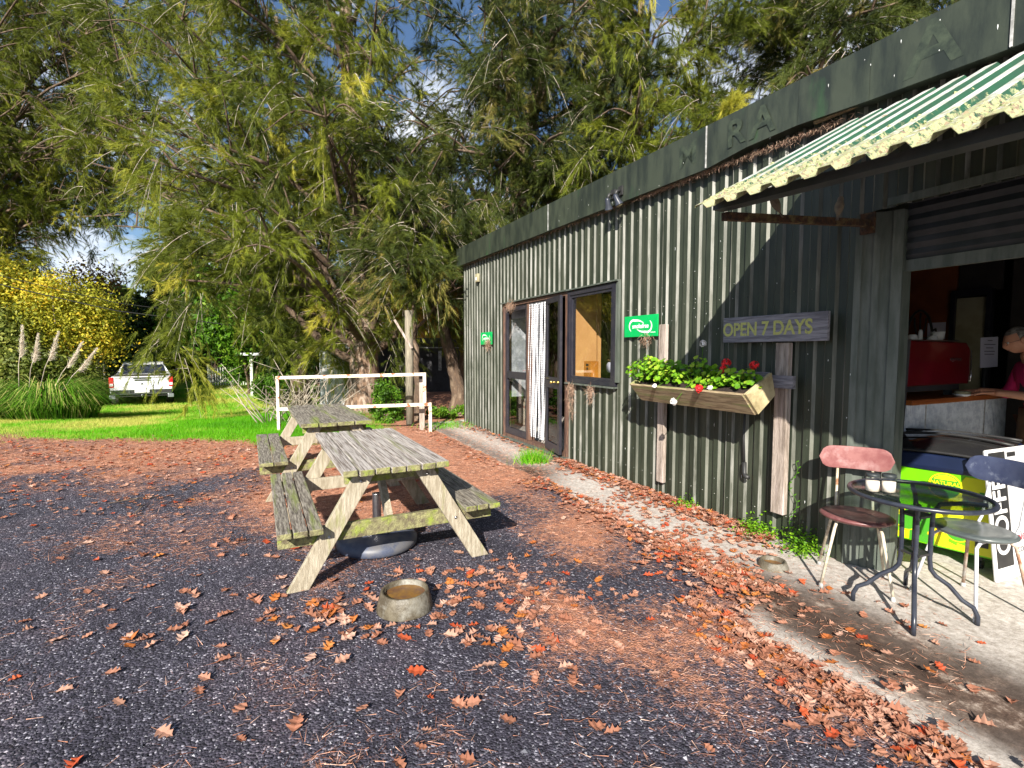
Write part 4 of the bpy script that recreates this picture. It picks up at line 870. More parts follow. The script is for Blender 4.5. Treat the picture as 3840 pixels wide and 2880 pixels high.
q = cthing('mug', 'large white mug at the right end of the machine top', 'cup', .84, .18, 1.133+.522, 'crockery on top of the espresso machine'); mb = MB(); mb.lathe([(.038, 0), (.045, .01), (.055, .085), (.05, .085), (.04, .02), (0, .015)], 20, cap=False); mb.build('body', M['white'], q); mb = MB(); mb.tube([(-.045, 0, .07), (-.085, 0, .06), (-.08, 0, .025), (-.04, 0, .015)], .006, 6); mb.build('handle', M['white'], q)
q = cthing('saucer', 'white dish on the counter in front of the espresso machine', 'saucer', .86, -.03, 1.133); mb = MB(); mb.lathe([(.04, 0), (.075, .02), (.07, .022), (0, .008)], 20, cap=False); mb.build('dish', M['white'], q); mb = MB(); mb.lathe([(.06, .02), (.062, .045), (0, .05)], 18, cap=False); mb.build('lid', M['cream'], q)
q = cthing('cloth', 'crumpled orange cloth on the counter beside the dish', 'cloth', 1.12, .0, 1.133); mb = MB(); random.seed(3)
vs = [(.025*i-.05, .025*j-.05, .012+.02*random.random()) for i in range(5) for j in range(5)]; mb.add(vs, [(i*5+j, (i+1)*5+j, (i+1)*5+j+1, i*5+j+1) for i in range(4) for j in range(4)], True); mb.build('fabric', M['box_orange'], q)
# dark screen panel left of the machine
t = thing('dark_panel', 'tall narrow black board standing left of the espresso machine', 'board', (3.22, 4.20, .012), R(20)); mb = MB(); mb.prism([(-.12, 0), (.05, 0), (.12, 1.64), (-.12, 1.64)], .03, face_frame((0, 0, 0), (1, 0, 0), (0, 0, 1))); mb.build('board', M['vest'], t, .004)
mb = MB(); mb.box((-.02, .15, .03), (.25, .3, .05)); mb.build('foot', M['black'], t)
# wrought iron piece and notices
t = thing('wrought_iron_back', 'arched wrought iron chair back behind the cups', 'ironwork', (5.10, 6.30, 1.72), R(20))
mb = MB()
mb.tube([(-.24+.24*(1-math.cos(a)), 0, .34*math.sin(a)) for a in np.linspace(0, math.pi, 21)], .014, 8)
for dx in (-.1, 0, .1): mb.tube([(dx*.4, 0, 0), (dx, 0, .15), (dx*1.1, 0, .31-abs(dx)*.6)], .011, 6)
mb.tube([(.24, 0, 0), (.32, 0, .06), (.30, 0, .12), (.26, 0, .10)], .012, 6); mb.tube([(-.3, 0, 0), (.33, 0, 0)], .012, 6); mb.tube([(-.22, 0, 0), (-.22, 0, -1.68)], .014, 6); mb.tube([(.22, 0, 0), (.22, 0, -1.68)], .014, 6); mb.build('scrollwork', M['black'], t)
t = wthing('notice', 'small white card pinned on the orange back wall', 'notice', .92, -4.17, 1.82); mb = MB(); mb.box((0, 0, 0), (.2, .008, .22)); mb.build('card', M['paper'], t)
NP = Vector((4.90, 5.16, 0))
t = thing('menu_stand', 'slim dark stand holding a pale printed notice beside the machine', 'sign', tuple(NP+Vector((0, 0, .012))), R(10))
mb = MB(); mb.tube([(0, .03, 0), (0, .03, 1.75)], .02, 8); mb.lathe([(.14, 0), (.14, .02), (0, .03)], 20, (0, .03, 0), cap=False); mb.build('pole', M['black'], t)
mb = MB(); mb.box((0, 0, 1.53), (.215, .006, .31), Matrix.Rotation(R(-3), 3, 'Y')); nn_ = mb.build('sheet', M['paper'], t)
mb = MB()
for k, (a, z) in enumerate(((.03, 1.65), (.07, 1.61), (.045, 1.575), (.065, 1.54), (.06, 1.51))): mb.box((0, -.004, z), (a*2, .001, .009))
mb.build('print_lines', M['ink'], nn_)
# ------------------------------------------------------------------ person at the counter (mostly out of frame)
def skin_obj(name, pts, edges, mt, parent, sub=2):
    me = bpy.data.meshes.new(name); me.from_pydata([p[:3] for p in pts], edges, []); o = bpy.data.objects.new(name, me); COL.objects.link(o); o.parent = parent
    m = o.modifiers.new('sk', 'SKIN'); m.use_smooth_shade = True
    for i, p in enumerate(pts):
        r = p[3]; me.skin_vertices[0].data[i].radius = (r if not isinstance(r, tuple) else r[0], r if not isinstance(r, tuple) else r[1]); 
    me.skin_vertices[0].data[0].use_root = True
    m2 = o.modifiers.new('ss', 'SUBSURF'); m2.levels = sub; m2.render_levels = sub; me.materials.append(mt); return o
P = thing('person', 'grey haired man in glasses, pink shirt and brown apron bending over the counter', 'person', (4.85, 4.50, .012), R(157))
# local: +X forward (towards the counter's left), Y left, Z up
body = [(0, 0, .93, (.14, .16)), (.01, 0, 1.08, (.13, .15)), (.06, 0, 1.25, (.135, .165)), (.11, 0, 1.38, (.12, .17)), (.15, 0, 1.47, .06), (.20, 0, 1.55, .055),
        (0, .09, .86, .10), (.01, .10, .50, .065), (-.02, .10, .10, .045), (.12, .11, .04, .035),
        (0, -.09, .86, .10), (-.02, -.10, .50, .065), (-.05, -.10, .10, .045), (.09, -.11, .04, .035),
        (.11, .19, 1.38, .065), (.16, .24, 1.13, .048), (.38, .17, 1.16, .034), (.45, .15, 1.165, .028),
        (.11, -.19, 1.38, .065), (.18, -.24, 1.13, .048), (.40, -.15, 1.16, .034), (.47, -.12, 1.165, .028)]
ed = [(0, 1), (1, 2), (2, 3), (3, 4), (4, 5), (0, 6), (6, 7), (7, 8), (8, 9), (0, 10), (10, 11), (11, 12), (12, 13), (3, 14), (14, 15), (15, 16), (16, 17), (3, 18), (18, 19), (19, 20), (20, 21)]
bo = skin_obj('body', body, ed, M['skin'], P)
# head mesh: ellipsoid shaped with brow, nose, chin
mb = MB(); n, mth = 28, 20; vs = []
for i in range(mth+1):
    ph = math.pi*i/mth
    for k in range(n):
        a = 2*math.pi*k/n; x = .098*math.sin(ph)*math.cos(a); y = .076*math.sin(ph)*math.sin(a); z = .118*math.cos(ph)
        if x > 0 and z < -.02: x += .012*(-z/.118); y *= .86
        if x < 0 and z < -.04: x *= .72
        g = lambda a_, b_, s_: math.exp(-((a-(0 if a < 3.1 else 6.2832))**2/.10+(z-a_)**2/b_))*s_
        x += g(-.022, .0009, .030)+g(-.005, .0012, .010)+g(.026, .0004, .008)-g(.008, .0002, .004)*1+g(-.062, .0002, .008)+g(-.095, .0004, .01)
        vs.append((x, y, z))
mb.add(vs, [(i*n+k, (i+1)*n+k, (i+1)*n+(k+1) % n, i*n+(k+1) % n) for i in range(mth) for k in range(n)], True)
hd = mb.build('head', M['skin'], P, sub=1); HM = Matrix.Translation((.245, 0, 1.645)) @ Matrix.Rotation(R(24), 4, 'Y'); hd.matrix_local = HM
mb = MB(); vs = []
for i in range(0, 11):
    ph = math.pi*i/mth
    for k in range(n): a = 2*math.pi*k/n; vs.append((.103*math.sin(ph)*math.cos(a)-.006, .081*math.sin(ph)*math.sin(a), .122*math.cos(ph)))
F = []
for i in range(10):
    for k in range(n):
        a = 2*math.pi*(k+.5)/n; fr_ = math.cos(a) > .25
        if not (fr_ and i > 5): F.append((i*n+k, (i+1)*n+k, (i+1)*n+(k+1) % n, i*n+(k+1) % n))
mb.add(vs, F, True); mb.build('hair', M['hair'], hd)
for s in (-1, 1):
    mb = MB(); mb.lathe([(.0, 0), (.02, .003), (.026, .008), (.018, .014), (0, .012)], 12, cap=False, sy=1.4); e = mb.build('ear', M['skin'], hd); e.matrix_local = Matrix.Translation((-.005, s*.074, -.008)) @ Matrix.Rotation(R(-90*s), 4, 'X')
    mb = MB(); mb.ball((.086, s*.03, .006), .011, n=10); mb.build('eye', M['white'], hd)
mb = MB()
for s in (-1, 1): mb.tube([(.104, s*.031+.022*math.cos(a), .004+.017*math.sin(a)) for a in np.linspace(0, 6.283, 15)], .0016, 5, cap=False); mb.tube([(.104, s*.052, .008), (.06, s*.078, .008), (-.01, s*.082, .004)], .0016, 5)
mb.tube([(.105, -.01, .008), (.108, 0, .01), (.105, .01, .008)], .0016, 5); mb.build('glasses', M['black'], hd)
mb = MB(); mb.tube([(.098, -.022, -.062), (.104, 0, -.060), (.098, .022, -.062)], .004, 6); mb.build('mouth', M['burg'], hd)
sh = [(0, 0, .98, (.155, .175)), (.01, 0, 1.08, (.15, .17)), (.06, 0, 1.25, (.15, .18)), (.11, 0, 1.385, (.13, .18)), (.145, 0, 1.455, (.075, .08)),
      (.11, .19, 1.38, .082), (.155, .24, 1.15, .066), (.25, .21, 1.12, .058), (.11, -.19, 1.38, .082), (.175, -.24, 1.15, .066), (.27, -.20, 1.12, .058)]
skin_obj('shirt', sh, [(0, 1), (1, 2), (2, 3), (3, 4), (3, 5), (5, 6), (6, 7), (3, 8), (8, 9), (9, 10)], M['pink'], P)
vs_ = [(0, 0, 1.0, (.16, .18)), (.055, 0, 1.22, (.158, .175)), (.10, 0, 1.37, (.138, .15))]
skin_obj('waistcoat', vs_, [(0, 1), (1, 2)], M['vest'], P)
tr = [(0, 0, .93, (.155, .175)), (0, .09, .84, .11), (.01, .10, .50, .085), (-.02, .10, .08, .07), (0, -.09, .84, .11), (-.02, -.10, .50, .085), (-.05, -.10, .08, .07)]
skin_obj('trousers', tr, [(0, 1), (1, 2), (2, 3), (0, 4), (4, 5), (5, 6)], M['apron'], P)
mb = MB(); vs = []
for i in range(9):
    z = 1.02-.62*i/8
    for k in range(11): a = R(-75+150*k/10); vs.append((.02+(.175+.02*i/8)*math.cos(a), (.195+.02*i/8)*math.sin(a), z))
mb.add(vs, [(i*11+k, (i+1)*11+k, (i+1)*11+k+1, i*11+k+1) for i in range(8) for k in range(10)], True); ap = mb.build('apron', M['apron'], P); md = ap.modifiers.new('s', 'SOLIDIFY'); md.thickness = .006
for s in (1, -1):
    h0 = Vector((.45, .15, 1.165)) if s > 0 else Vector((.47, -.12, 1.165))
    pl = [(h0.x-.01, h0.y, h0.z, (.026, .018)), (h0.x+.05, h0.y-s*.005, h0.z-.004, (.038, .016)), (h0.x+.085, h0.y-s*.008, h0.z-.006, (.038, .013))]
    e_ = [(0, 1), (1, 2)]
    for j, (dy, L_) in enumerate(((.030, .068), (.010, .080), (-.010, .076), (-.028, .060))):
        b_ = len(pl); x0 = h0.x+.085; y0 = h0.y-s*.008+s*dy; pl += [(x0+.012, y0, h0.z-.004, .009), (x0+L_*.55, y0+s*dy*.15, h0.z-.010, .0085), (x0+L_, y0+s*dy*.2, h0.z-.030, .007)]; e_ += [(2, b_), (b_, b_+1), (b_+1, b_+2)]
    b_ = len(pl); pl += [(h0.x+.035, h0.y-s*.040, h0.z-.006, .011), (h0.x+.065, h0.y-s*.062, h0.z-.014, .0095), (h0.x+.095, h0.y-s*.066, h0.z-.024, .008)]; e_ += [(1, b_), (b_, b_+1), (b_+1, b_+2)]
    skin_obj('hand', pl, e_, M['skin'], bo, 1)
# ------------------------------------------------------------------ white rusty rail
t = thing('metal_rail', 'white painted rail frame with rust spots behind the picnic tables', 'railing', (0, 0, 0))
tl, tr_ = Vector((-4.55, 9.72, 0)), Vector((-1.70, 9.74, 0))
for q, nm, a, b, w_ in (('x', 'post', tl+Vector((0, 0, -.05)), tl+Vector((0, 0, 1.03)), .055), ('x', 'post', tr_+Vector((0, 0, .50)), tr_+Vector((0, 0, 1.10)), .06), ('x', 'post', tr_+Vector((.11, -.03, -.05)), tr_+Vector((.11, -.03, .53)), .06),
                        ('x', 'top_rail', tl+Vector((-.03, 0, 1.04)), tr_+Vector((.03, 0, 1.11)), .06), ('x', 'lower_rail', tl+Vector((.0, -.03, .43)), tr_+Vector((.14, -.06, .53)), .06)):
    mb = MB(); mb.bar(a, b, w_, w_, up=(0, 1, 0)); mb.build(nm, M['rail_paint'], t, .004)
mb = MB(); mb.bar(tr_+Vector((-.10, .25, -.05)), tr_+Vector((-.10, .25, 1.0)), .10, .06, up=(0, 1, 0)); o_ = mb.build('short_post', M['wood_post']); tag(o_, 'short pale timber post just behind the right end of the rail', 'post')
t = thing('timber_pole', 'tall round timber pole behind the rail with a loose batten on it', 'pole', (-2.2, 10.75, -.03)); mb = MB(); mb.tube([(0, 0, 0), (0, 0, 2.45)], .085, 14); mb.build('shaft', M['pole_wood'], t); mb = MB(); mb.bar((-.28, -.10, 2.25), (.08, -.10, 1.65), .045, .03, up=(0, 1, 0)); mb.build('batten', M['wood_post'], t)
# ------------------------------------------------------------------ pickup truck
CG = float(gz(-13, 17.6)); t = thing('pickup_truck', 'white double cab pickup parked on the grass, seen from behind', 'pickup truck', (-13.02, 17.6, CG), R(36.5))
# local: X right, Y forward (away), Z up ; tail at y=0.  Rotated so the tail faces the camera
t.rotation_euler = (0, 0, R(34))
def loft(mb, secs, sm=True):
    n = len(secs[0]); vs = [p for s in secs for p in s]; mb.add(vs, [(i*n+k, i*n+(k+1) % n, (i+1)*n+(k+1) % n, (i+1)*n+k) for i in range(len(secs)-1) for k in range(n)]+[tuple(range(n-1, -1, -1)), tuple((len(secs)-1)*n+k for k in range(n))], sm)
def rsec(y, w_, z0, z1, r=.08, wt=None):
    wt = wt or w_; return [(-w_/2, y, z0+r), (-wt/2, y, z1-r), (-wt/2+r*.6, y, z1), (wt/2-r*.6, y, z1), (wt/2, y, z1-r), (w_/2, y, z0+r), (w_/2-r*.4, y, z0), (-w_/2+r*.4, y, z0)]
mb = MB(); loft(mb, [rsec(.02, 1.76, .50, 1.03), rsec(.10, 1.80, .44, 1.06), rsec(1.5, 1.82, .40, 1.08), rsec(3.6, 1.82, .40, 1.08), rsec(4.7, 1.78, .40, 1.03), rsec(5.15, 1.6, .42, .90)], False); bd = mb.build('body', M['car_white'], t, .03)
mb = MB(); loft(mb, [rsec(1.55, 1.70, 1.02, 1.06, .02), rsec(1.72, 1.66, 1.02, 1.46, .06, 1.30), rsec(2.0, 1.66, 1.02, 1.53, .07, 1.30), rsec(3.1, 1.66, 1.02, 1.53, .07, 1.30), rsec(3.9, 1.66, 1.02, 1.10, .04)], False); mb.build('cab', M['car_white'], t, .02)
mb = MB(); mb.add([(-.70, 1.555, 1.10), (.70, 1.555, 1.10), (.60, 1.655, 1.44), (-.60, 1.655, 1.44)], [(0, 1, 2, 3)]); mb.build('rear_window', M['car_glass'], t)
for s in (-1, 1):
    mb = MB(); mb.add([(s*.838, 1.95, 1.10), (s*.838, 3.55, 1.10), (s*.675, 3.05, 1.46), (s*.675, 2.05, 1.46)], [(0, 1, 2, 3)]); mb.build('side_window', M['car_glass'], t)
    mb = MB(); mb.box((s*.845, .045, .86), (.13, .08, .36)); tl_ = mb.build('tail_lamp', M['tail_red'], t, .015); mb = MB(); mb.box((s*.845, .002, .78), (.09, .01, .09)); mb.build('reverse_lens', M['white'], tl_)
    mb = MB(); mb.box((s*1.0, 3.2, 1.12), (.18, .1, .14)); mb.build('mirror', M['black'], t, .02)
    for yy in (.95, 4.15):
        mb = MB(); w_ = mb.lathe([(.20, -.11), (.36, -.11), (.37, -.07), (.37, .07), (.36, .11), (.20, .11)], 28, cap=False); q = mb.build('wheel', M['tyre'], t); q.matrix_local = Matrix.Translation((s*.80, yy, .37)) @ Matrix.Rotation(R(90), 4, 'Y'); mb = MB(); mb.lathe([(.21, -.06), (.15, -.02), (.02, -.03), (.02, .03), (.15, .02), (.21, .06)], 20); mb.build('rim', M['steel'], q)
mb = MB(); mb.box((0, .035, 1.02), (1.5, .05, .02)); mb.box((0, .85, 1.075), (1.55, 1.45, .02)); mb.build('bed_cover', M['tyre'], t)
mb = MB(); mb.box((0, .012, .93), (.42, .03, .045)); mb.box((0, -.002, 1.0), (.5, .03, .025)); mb.build('tailgate_handle', M['black'], t, .004)
mb = MB(); mb.box((0, .0, .515), (1.72, .12, .16)); mb.box((0, .05, .40), (1.5, .1, .10)); mb.build('bumper', M['black'], t, .015)
mb = MB(); mb.box((0, -.06, .455), (1.74, .03, .03)); mb.box((0, -.055, .585), (1.74, .03, .02)); mb.box((-.36, -.062, .52), (.05, .02, .12)); mb.box((.36, -.062, .52), (.05, .02, .12)); mb.build('bumper_trim', M['steel'], t)
mb = MB(); mb.box((-.83, -.02, .36), (.18, .1, .13)); mb.box((.83, -.02, .36), (.18, .1, .13)); mb.build('bumper_corner', M['galv'], t, .015)
mb = MB(); mb.box((0, -.072, .545), (.42, .012, .11)); mb.build('number_plate', M['white'], t, .004)
mb = MB(); mb.ball((0, -.12, .40), .035); mb.tube([(0, .1, .34), (0, -.12, .35), (0, -.12, .39)], .02); mb.build('tow_ball', M['chrome'], t)
mb = MB()      # three-diamond emblem
for a in (90, 210, 330):
    c, s = math.cos(R(a)), math.sin(R(a)); L_ = .05; pp = [(0, 0), (c*L_*.5-s*.022, s*L_*.5+c*.022), (c*L_, s*L_), (c*L_*.5+s*.022, s*L_*.5-c*.022)]; mb.prism(pp, .006, face_frame((0, .012, .80), (1, 0, 0), (0, 0, 1)))
mb.build('emblem', M['dark_metal'], t)
# ------------------------------------------------------------------ background buildings and small structures
def hbox(name, label, x, y, z0, rz, parts, cat='building'):
    t = thing(name, label, cat, (x, y, z0), R(rz))
    for nm, c, d, m in parts: mb = MB(); mb.box(c, d); mb.build(nm, M[m], t)
    return t
hbox('far_shed', 'grey sheet metal shed with an orange gable panel beyond the pickup', -22.2, 29.5, -.05, 33, [('wall', (0, 1.5, 1.05), (2.4, 3, 2.1), 'far_white'), ('gable_panel', (.05, -.02, 1.95), (1.0, .06, 1.0), 'ochre'), ('side_wall', (1.1, 1.4, 1.35), (.12, 3.0, 2.7), 'far_grey'), ('door', (1.18, .6, .9), (.05, .8, 1.7), 'navy'), ('roof', (0.2, 1.5, 2.62), (2.3, 3.3, .08), 'far_roof')])
t = hbox('ochre_building', 'ochre walled building with a dark open bay behind the she-oak trunks', -2.9, 19.5, -.05, 8, [('upper_wall', (0, 0, 3.05), (6.2, .2, 1.9), 'ochre'), ('lower_wall', (0, .25, 1.05), (6.2, .2, 2.1), 'far_dark'), ('beam', (0, -.14, 2.02), (6.2, .08, .2), 'dark_metal'), ('side_wall', (-3.1, 2, 2), (.2, 4.2, 4), 'ochre'), ('roof', (0, 1.9, 4.06), (6.6, 4.6, .1), 'far_roof')])
mb = MB(); mb.box((.1, -.2, 1.25), (.12, .04, .75)); mb.box((.1, -.2, 1.75), (1.8, .03, .04)); mb.build('awning_post', M['white_alu'], t)
t = hbox('white_shed', 'small white weatherboard shed behind the thick tree trunk', -5.35, 16.0, -.2, 12, [('wall', (0, .8, 1.0), (1.5, 1.6, 2.2), 'far_white'), ('roof', (0, .8, 2.16), (1.7, 1.9, .07), 'far_roof')])
for i in range(8): mb = MB(); mb.box((-.7+.2*i, -.012, 1.0), (.03, .02, 2.15)); mb.build('cover_strip', M['far_white'], t)
mb = MB(); mb.box((.1, -.03, 1.2), (.16, .03, 1.3)); mb.build('window', M['far_dark'], t)
t = thing('picket_fence', 'short pale picket fence at the far edge of the lawn', 'fence', (-14.6, 24.2, float(gz(-14.6, 24.2))), R(8))
for i in range(15): mb = MB(); x = .115*i; h = .85+random.uniform(-.03, .03); mb.prism([(x, 0), (x+.05, 0), (x+.05, h-.03), (x+.025, h), (x, h-.03)], .02, face_frame((0, 0, 0), (1, 0, 0), (0, 0, 1))); mb.build('picket', M['pale_wood'], t)
mb = MB(); mb.box((.83, .04, .6), (1.75, .03, .07)); mb.box((.83, .04, .2), (1.75, .03, .07)); mb.build('rail', M['pale_wood'], t); mb = MB(); mb.box((-.04, .0, .5), (.10, .10, 1.0)); mb.build('end_post', M['pale_wood'], t)
t = thing('bird_table', 'white post with a flat roofed top at the back of the lawn', 'bird table', (-10.9, 21.0, float(gz(-10.9, 21.0)))); mb = MB(); mb.box((0, 0, .85), (.11, .11, 1.7)); mb.build('post', M['pale_wood'], t); mb = MB(); mb.prism([(-.52, 1.70), (.52, 1.70), (.46, 1.80), (-.46, 1.80)], .7, face_frame((0, .35, 0), (1, 0, 0), (0, 0, 1))); mb.build('top', M['far_white'], t)
for k, (z, lb) in enumerate(((4.30, 'upper thin overhead cable crossing the yellow tree'), (4.05, 'lower thick overhead cable crossing the yellow tree'))):
    mb = MB(); a = Vector((-15.2, 13.2, z+.0)); b = Vector((-12.2, 15.6, z-1.25)); a2 = a+(a-b)*2.0; pts = [a2+(b-a2)*f-Vector((0, 0, .35*math.sin(math.pi*f))) for f in np.linspace(0, 1, 16)]; b3 = b+(b-a)*1.2+Vector((0, 0, 1.0)); pts += [b+(b3-b)*f for f in (.33, .66, 1)]
    mb.tube(pts, .016 if k else .010, 5); tag(mb.build('cable', M['black']), lb, 'cable', 'overhead cables')
# ------------------------------------------------------------------ vegetation
needle_mats = {  # same needles twice: sunlit and shaded tree tones put into the leaf colour
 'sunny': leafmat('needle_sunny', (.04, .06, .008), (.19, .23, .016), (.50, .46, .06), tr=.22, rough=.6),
 'deep': leafmat('needle_shaded', (.02, .032, .008), (.085, .115, .014), (.32, .26, .07), tr=.18, rough=.6)}
def catmull(P, n):
    P = np.array(P, float); P = np.vstack([2*P[0]-P[1], P, 2*P[-1]-P[-2]]); out = []
    for i in range(1, len(P)-2):
        for t in np.linspace(0, 1, n, endpoint=False):
            a, b, c, d = P[i-1:i+3]; out.append(.5*((2*b)+(-a+c)*t+(2*a-5*b+4*c-d)*t*t+(-a+3*b-3*c+d)*t**3))
    out.append(P[-2]); return np.array(out)
def needles(C, D, L, wd, rg):
    """triangular needles from C along D"""
    n = len(C); r = rg.normal(size=(n, 3)); s = np.cross(D, r); s /= np.linalg.norm(s, axis=1)[:, None]+1e-9
    V = np.empty((n, 3, 3)); V[:, 0] = C-s*wd[:, None]/2; V[:, 1] = C+s*wd[:, None]/2; V[:, 2] = C+D*L[:, None]
    return V.reshape(-1, 3)
DENS = 3.3
def she_oak(name, label, trunk, tr0, H0, limbs, seed, nspray, npn, mt='sunny', barkm='bark', spray_len=.95, nl=.15, tw=.0056, extra=(), droop=1.0, prune=None, low=-1):
    """trunk: control points; limbs: list of (start height frac, end point xyz); sprays hang along the limbs"""
    rg = np.random.default_rng(seed); rd = random.Random(seed)
    nspray = int(nspray*DENS); npn = int(npn*1.0)
    t = thing('she_oak', label, 'tree', tuple(trunk[0]), 0, 'she-oak trees'); o0 = np.array(trunk[0], float)
    T = catmull(trunk, 6)-o0; n = len(T); r = tr0*(1-.72*np.linspace(0, 1, n))*(1+.75*np.exp(-np.linspace(0, 1, n)*26))
    T += rg.normal(size=T.shape)*.02*np.array([1, 1, 0]); mb = MB(); mb.tube(T.tolist(), r.tolist(), 14)
    mb.build('trunk', M[barkm], t)
    lm = MB(); tg = MB(); spots = []
    for (f, e, rr) in limbs:
        i = int(f*(n-1)); a = T[i]; e = np.array(e, float)-o0; d = e-a; mid = a+d*.5+np.array([0, 0, .12*np.linalg.norm(d)])+rg.normal(size=3)*.15
        P = catmull([a, a+d*.2+np.array([0, 0, .05]), mid, e], 5); rad = np.linspace(rr, .018, len(P)); lm.tube(P.tolist(), rad.tolist(), 7)
        Ld = np.linalg.norm(d); nb = max(3, int(Ld*1.7))
        for k in range(nb):
            g = rd.uniform(.22, 1); q = P[int(g*(len(P)-1))]; dirv = d/Ld*rd.uniform(.1, 1)+rg.normal(size=3)*np.array([.7, .7, .35]); dirv /= np.linalg.norm(dirv)
            L2 = rd.uniform(.6, 1.5)*(.6+.12*Ld); e2 = q+dirv*L2+np.array([0, 0, -.15*L2]); m2 = q+dirv*L2*.5+np.array([0, 0, .15*L2])
            Q = catmull([q, m2, e2], 4); lm.tube(Q.tolist(), np.linspace(.028, .008, len(Q)).tolist(), 4, cap=False)
            for z in np.linspace(.25, 1, 5): spots.append((Q[int(z*(len(Q)-1))], dirv))
    lm.build('limbs', M['bark_dark'], t)
    for (p, d_) in extra: spots += [(np.array(p)-o0, np.array(d_, float))]*6
    V = []; Tn = []; left = nspray
    while left > 0:
        # a brush of sprays that share one branch end and one heading
        q0, dv = spots[rd.randrange(len(spots))]; q0 = q0+rg.normal(size=3)*.30; left_ = rd.randint(5, 10); left -= left_
        wp = q0+o0
        if prune and wp[1] > 9.5 and abs(wp[0]-wp[1]*prune[0]) < prune[1] and wp[2] < prune[2]: continue
        if wp[2] < low: continue
        h = dv*rd.uniform(.4, 1)+rg.normal(size=3)*.4; h[2] = h[2]*.6+rd.uniform(-.5, .3); h /= np.linalg.norm(h); cl_t = rd.gauss(.40, .20); Lc = spray_len*rd.uniform(.6, 1.25)
        for s in range(left_):
            d = h+rg.normal(size=3)*.36; d /= np.linalg.norm(d); q = q0+rg.normal(size=3)*.07+h*Lc*rd.uniform(-.25, .25)
            Ls = Lc*rd.uniform(.55, 1.15); g = np.array([0, 0, -1.])*droop*rd.uniform(.35, 1.0)
            f = np.linspace(0, 1, 7)[:, None]; A = q+d*Ls*f+g*Ls*f**2*.75
            if rd.random() < .30: tg.tube(A.tolist(), np.linspace(.008, .003, 7).tolist(), 3, cap=False)
            ns = 5; C = []; D = []; F0 = []
            for k in range(ns):
                f0 = rd.uniform(.05, 1); p0 = A[int(f0*6)]; sd = d*.9+rg.normal(size=3)*.42+g*.6*f0; sd /= np.linalg.norm(sd); L3 = Ls*rd.uniform(.15, .38)
                m = npn//ns; u = rg.random(m)[:, None]; pts = p0+sd*L3*u+g*.35*L3*u**2
                dd = sd*1.0+g*.35+rg.normal(size=(m, 3))*.34; dd /= np.linalg.norm(dd, axis=1)[:, None]; C.append(pts); D.append(dd); F0.append(np.full(m, f0))
            C = np.vstack(C); D = np.vstack(D); m = len(C); F0 = np.concatenate(F0)
            V.append(needles(C, D, nl*(.55+.75*rg.random(m)), tw*(.7+.6*rg.random(m)), rg)); Tn.append(np.clip(cl_t+.22*(F0-.5)+rg.normal(size=m)*.11, 0, 1))
    np_mesh('crown', np.vstack(V), 3, needle_mats[mt], t, np.concatenate(Tn)); 
    if tg.v: tg.build('twigs', M['twig'], t)
    return t
def ring(c, z0, z1, Rr, n, f0, f1, seed, rr=.10, a0=0, a1=360, jit=.2):
    rd = random.Random(seed); out = []
    for k in range(n):
        f = k/(n-1) if n > 1 else 0; a = R(a0+((k*137.5) % 360)/360*(a1-a0)); z = z0+(z1-z0)*f+rd.uniform(-.4, .4); q = Rr*(1-.35*f)*rd.uniform(.7, 1.1)
        out.append((f0+(f1-f0)*f, (c[0]+q*math.cos(a), c[1]+q*math.sin(a), z), rr*(1-.5*f)))
    return out
gB = float(gz(-4, 13.5))
# the big one behind the rail
she_oak('b', 'big she-oak with a thick flaky trunk rising behind the rail, left of the shed', [(-4.0, 13.5, gB-.1), (-3.98, 13.5, 1.2), (-3.95, 13.5, 3.2), (-4.05, 13.5, 5.5), (-4.25, 13.5, 8.5), (-4.3, 13.6, 12.5)], .44, 0,
        ring((-4.8, 12.6), 3.0, 11.5, 4.1, 30, .25, .95, 1, .13)+[(.22, (-8.2, 12.2, 3.3), .13), (.25, (-7.2, 11.3, 4.4), .12), (.30, (-6.2, 10.6, 5.8), .11), (.24, (-2.6, 11.9, 3.9), .12), (.3, (-9.0, 13.0, 5.6), .12), (.35, (-3.6, 9.9, 6.4), .1)], 21, 1050, 300,
        extra=[((-8.3, 12.3, 2.5), (-.5, 0, -1)), ((-8.0, 12.2, 1.5), (-.3, 0, -1)), ((-7.9, 12.2, .9), (-.2, 0, -1)), ((-8.1, 12.2, 2.0), (-.3, 0, -1)), ((-5.6, 12.0, 1.9), (0, 0, -1)), ((-5.2, 12.0, 1.5), (0, 0, -1)), ((-3.0, 12.6, 2.3), (0.1, 0, -1)), ((-3.1, 12.6, 1.8), (0.1, 0, -1)), ((-7.7, 12, 2.8), (0, 0, -1)), ((-6.6, 11.8, 3.0), (0, 0, -1))], prune=(-.297, .52, 5.4), low=.7)
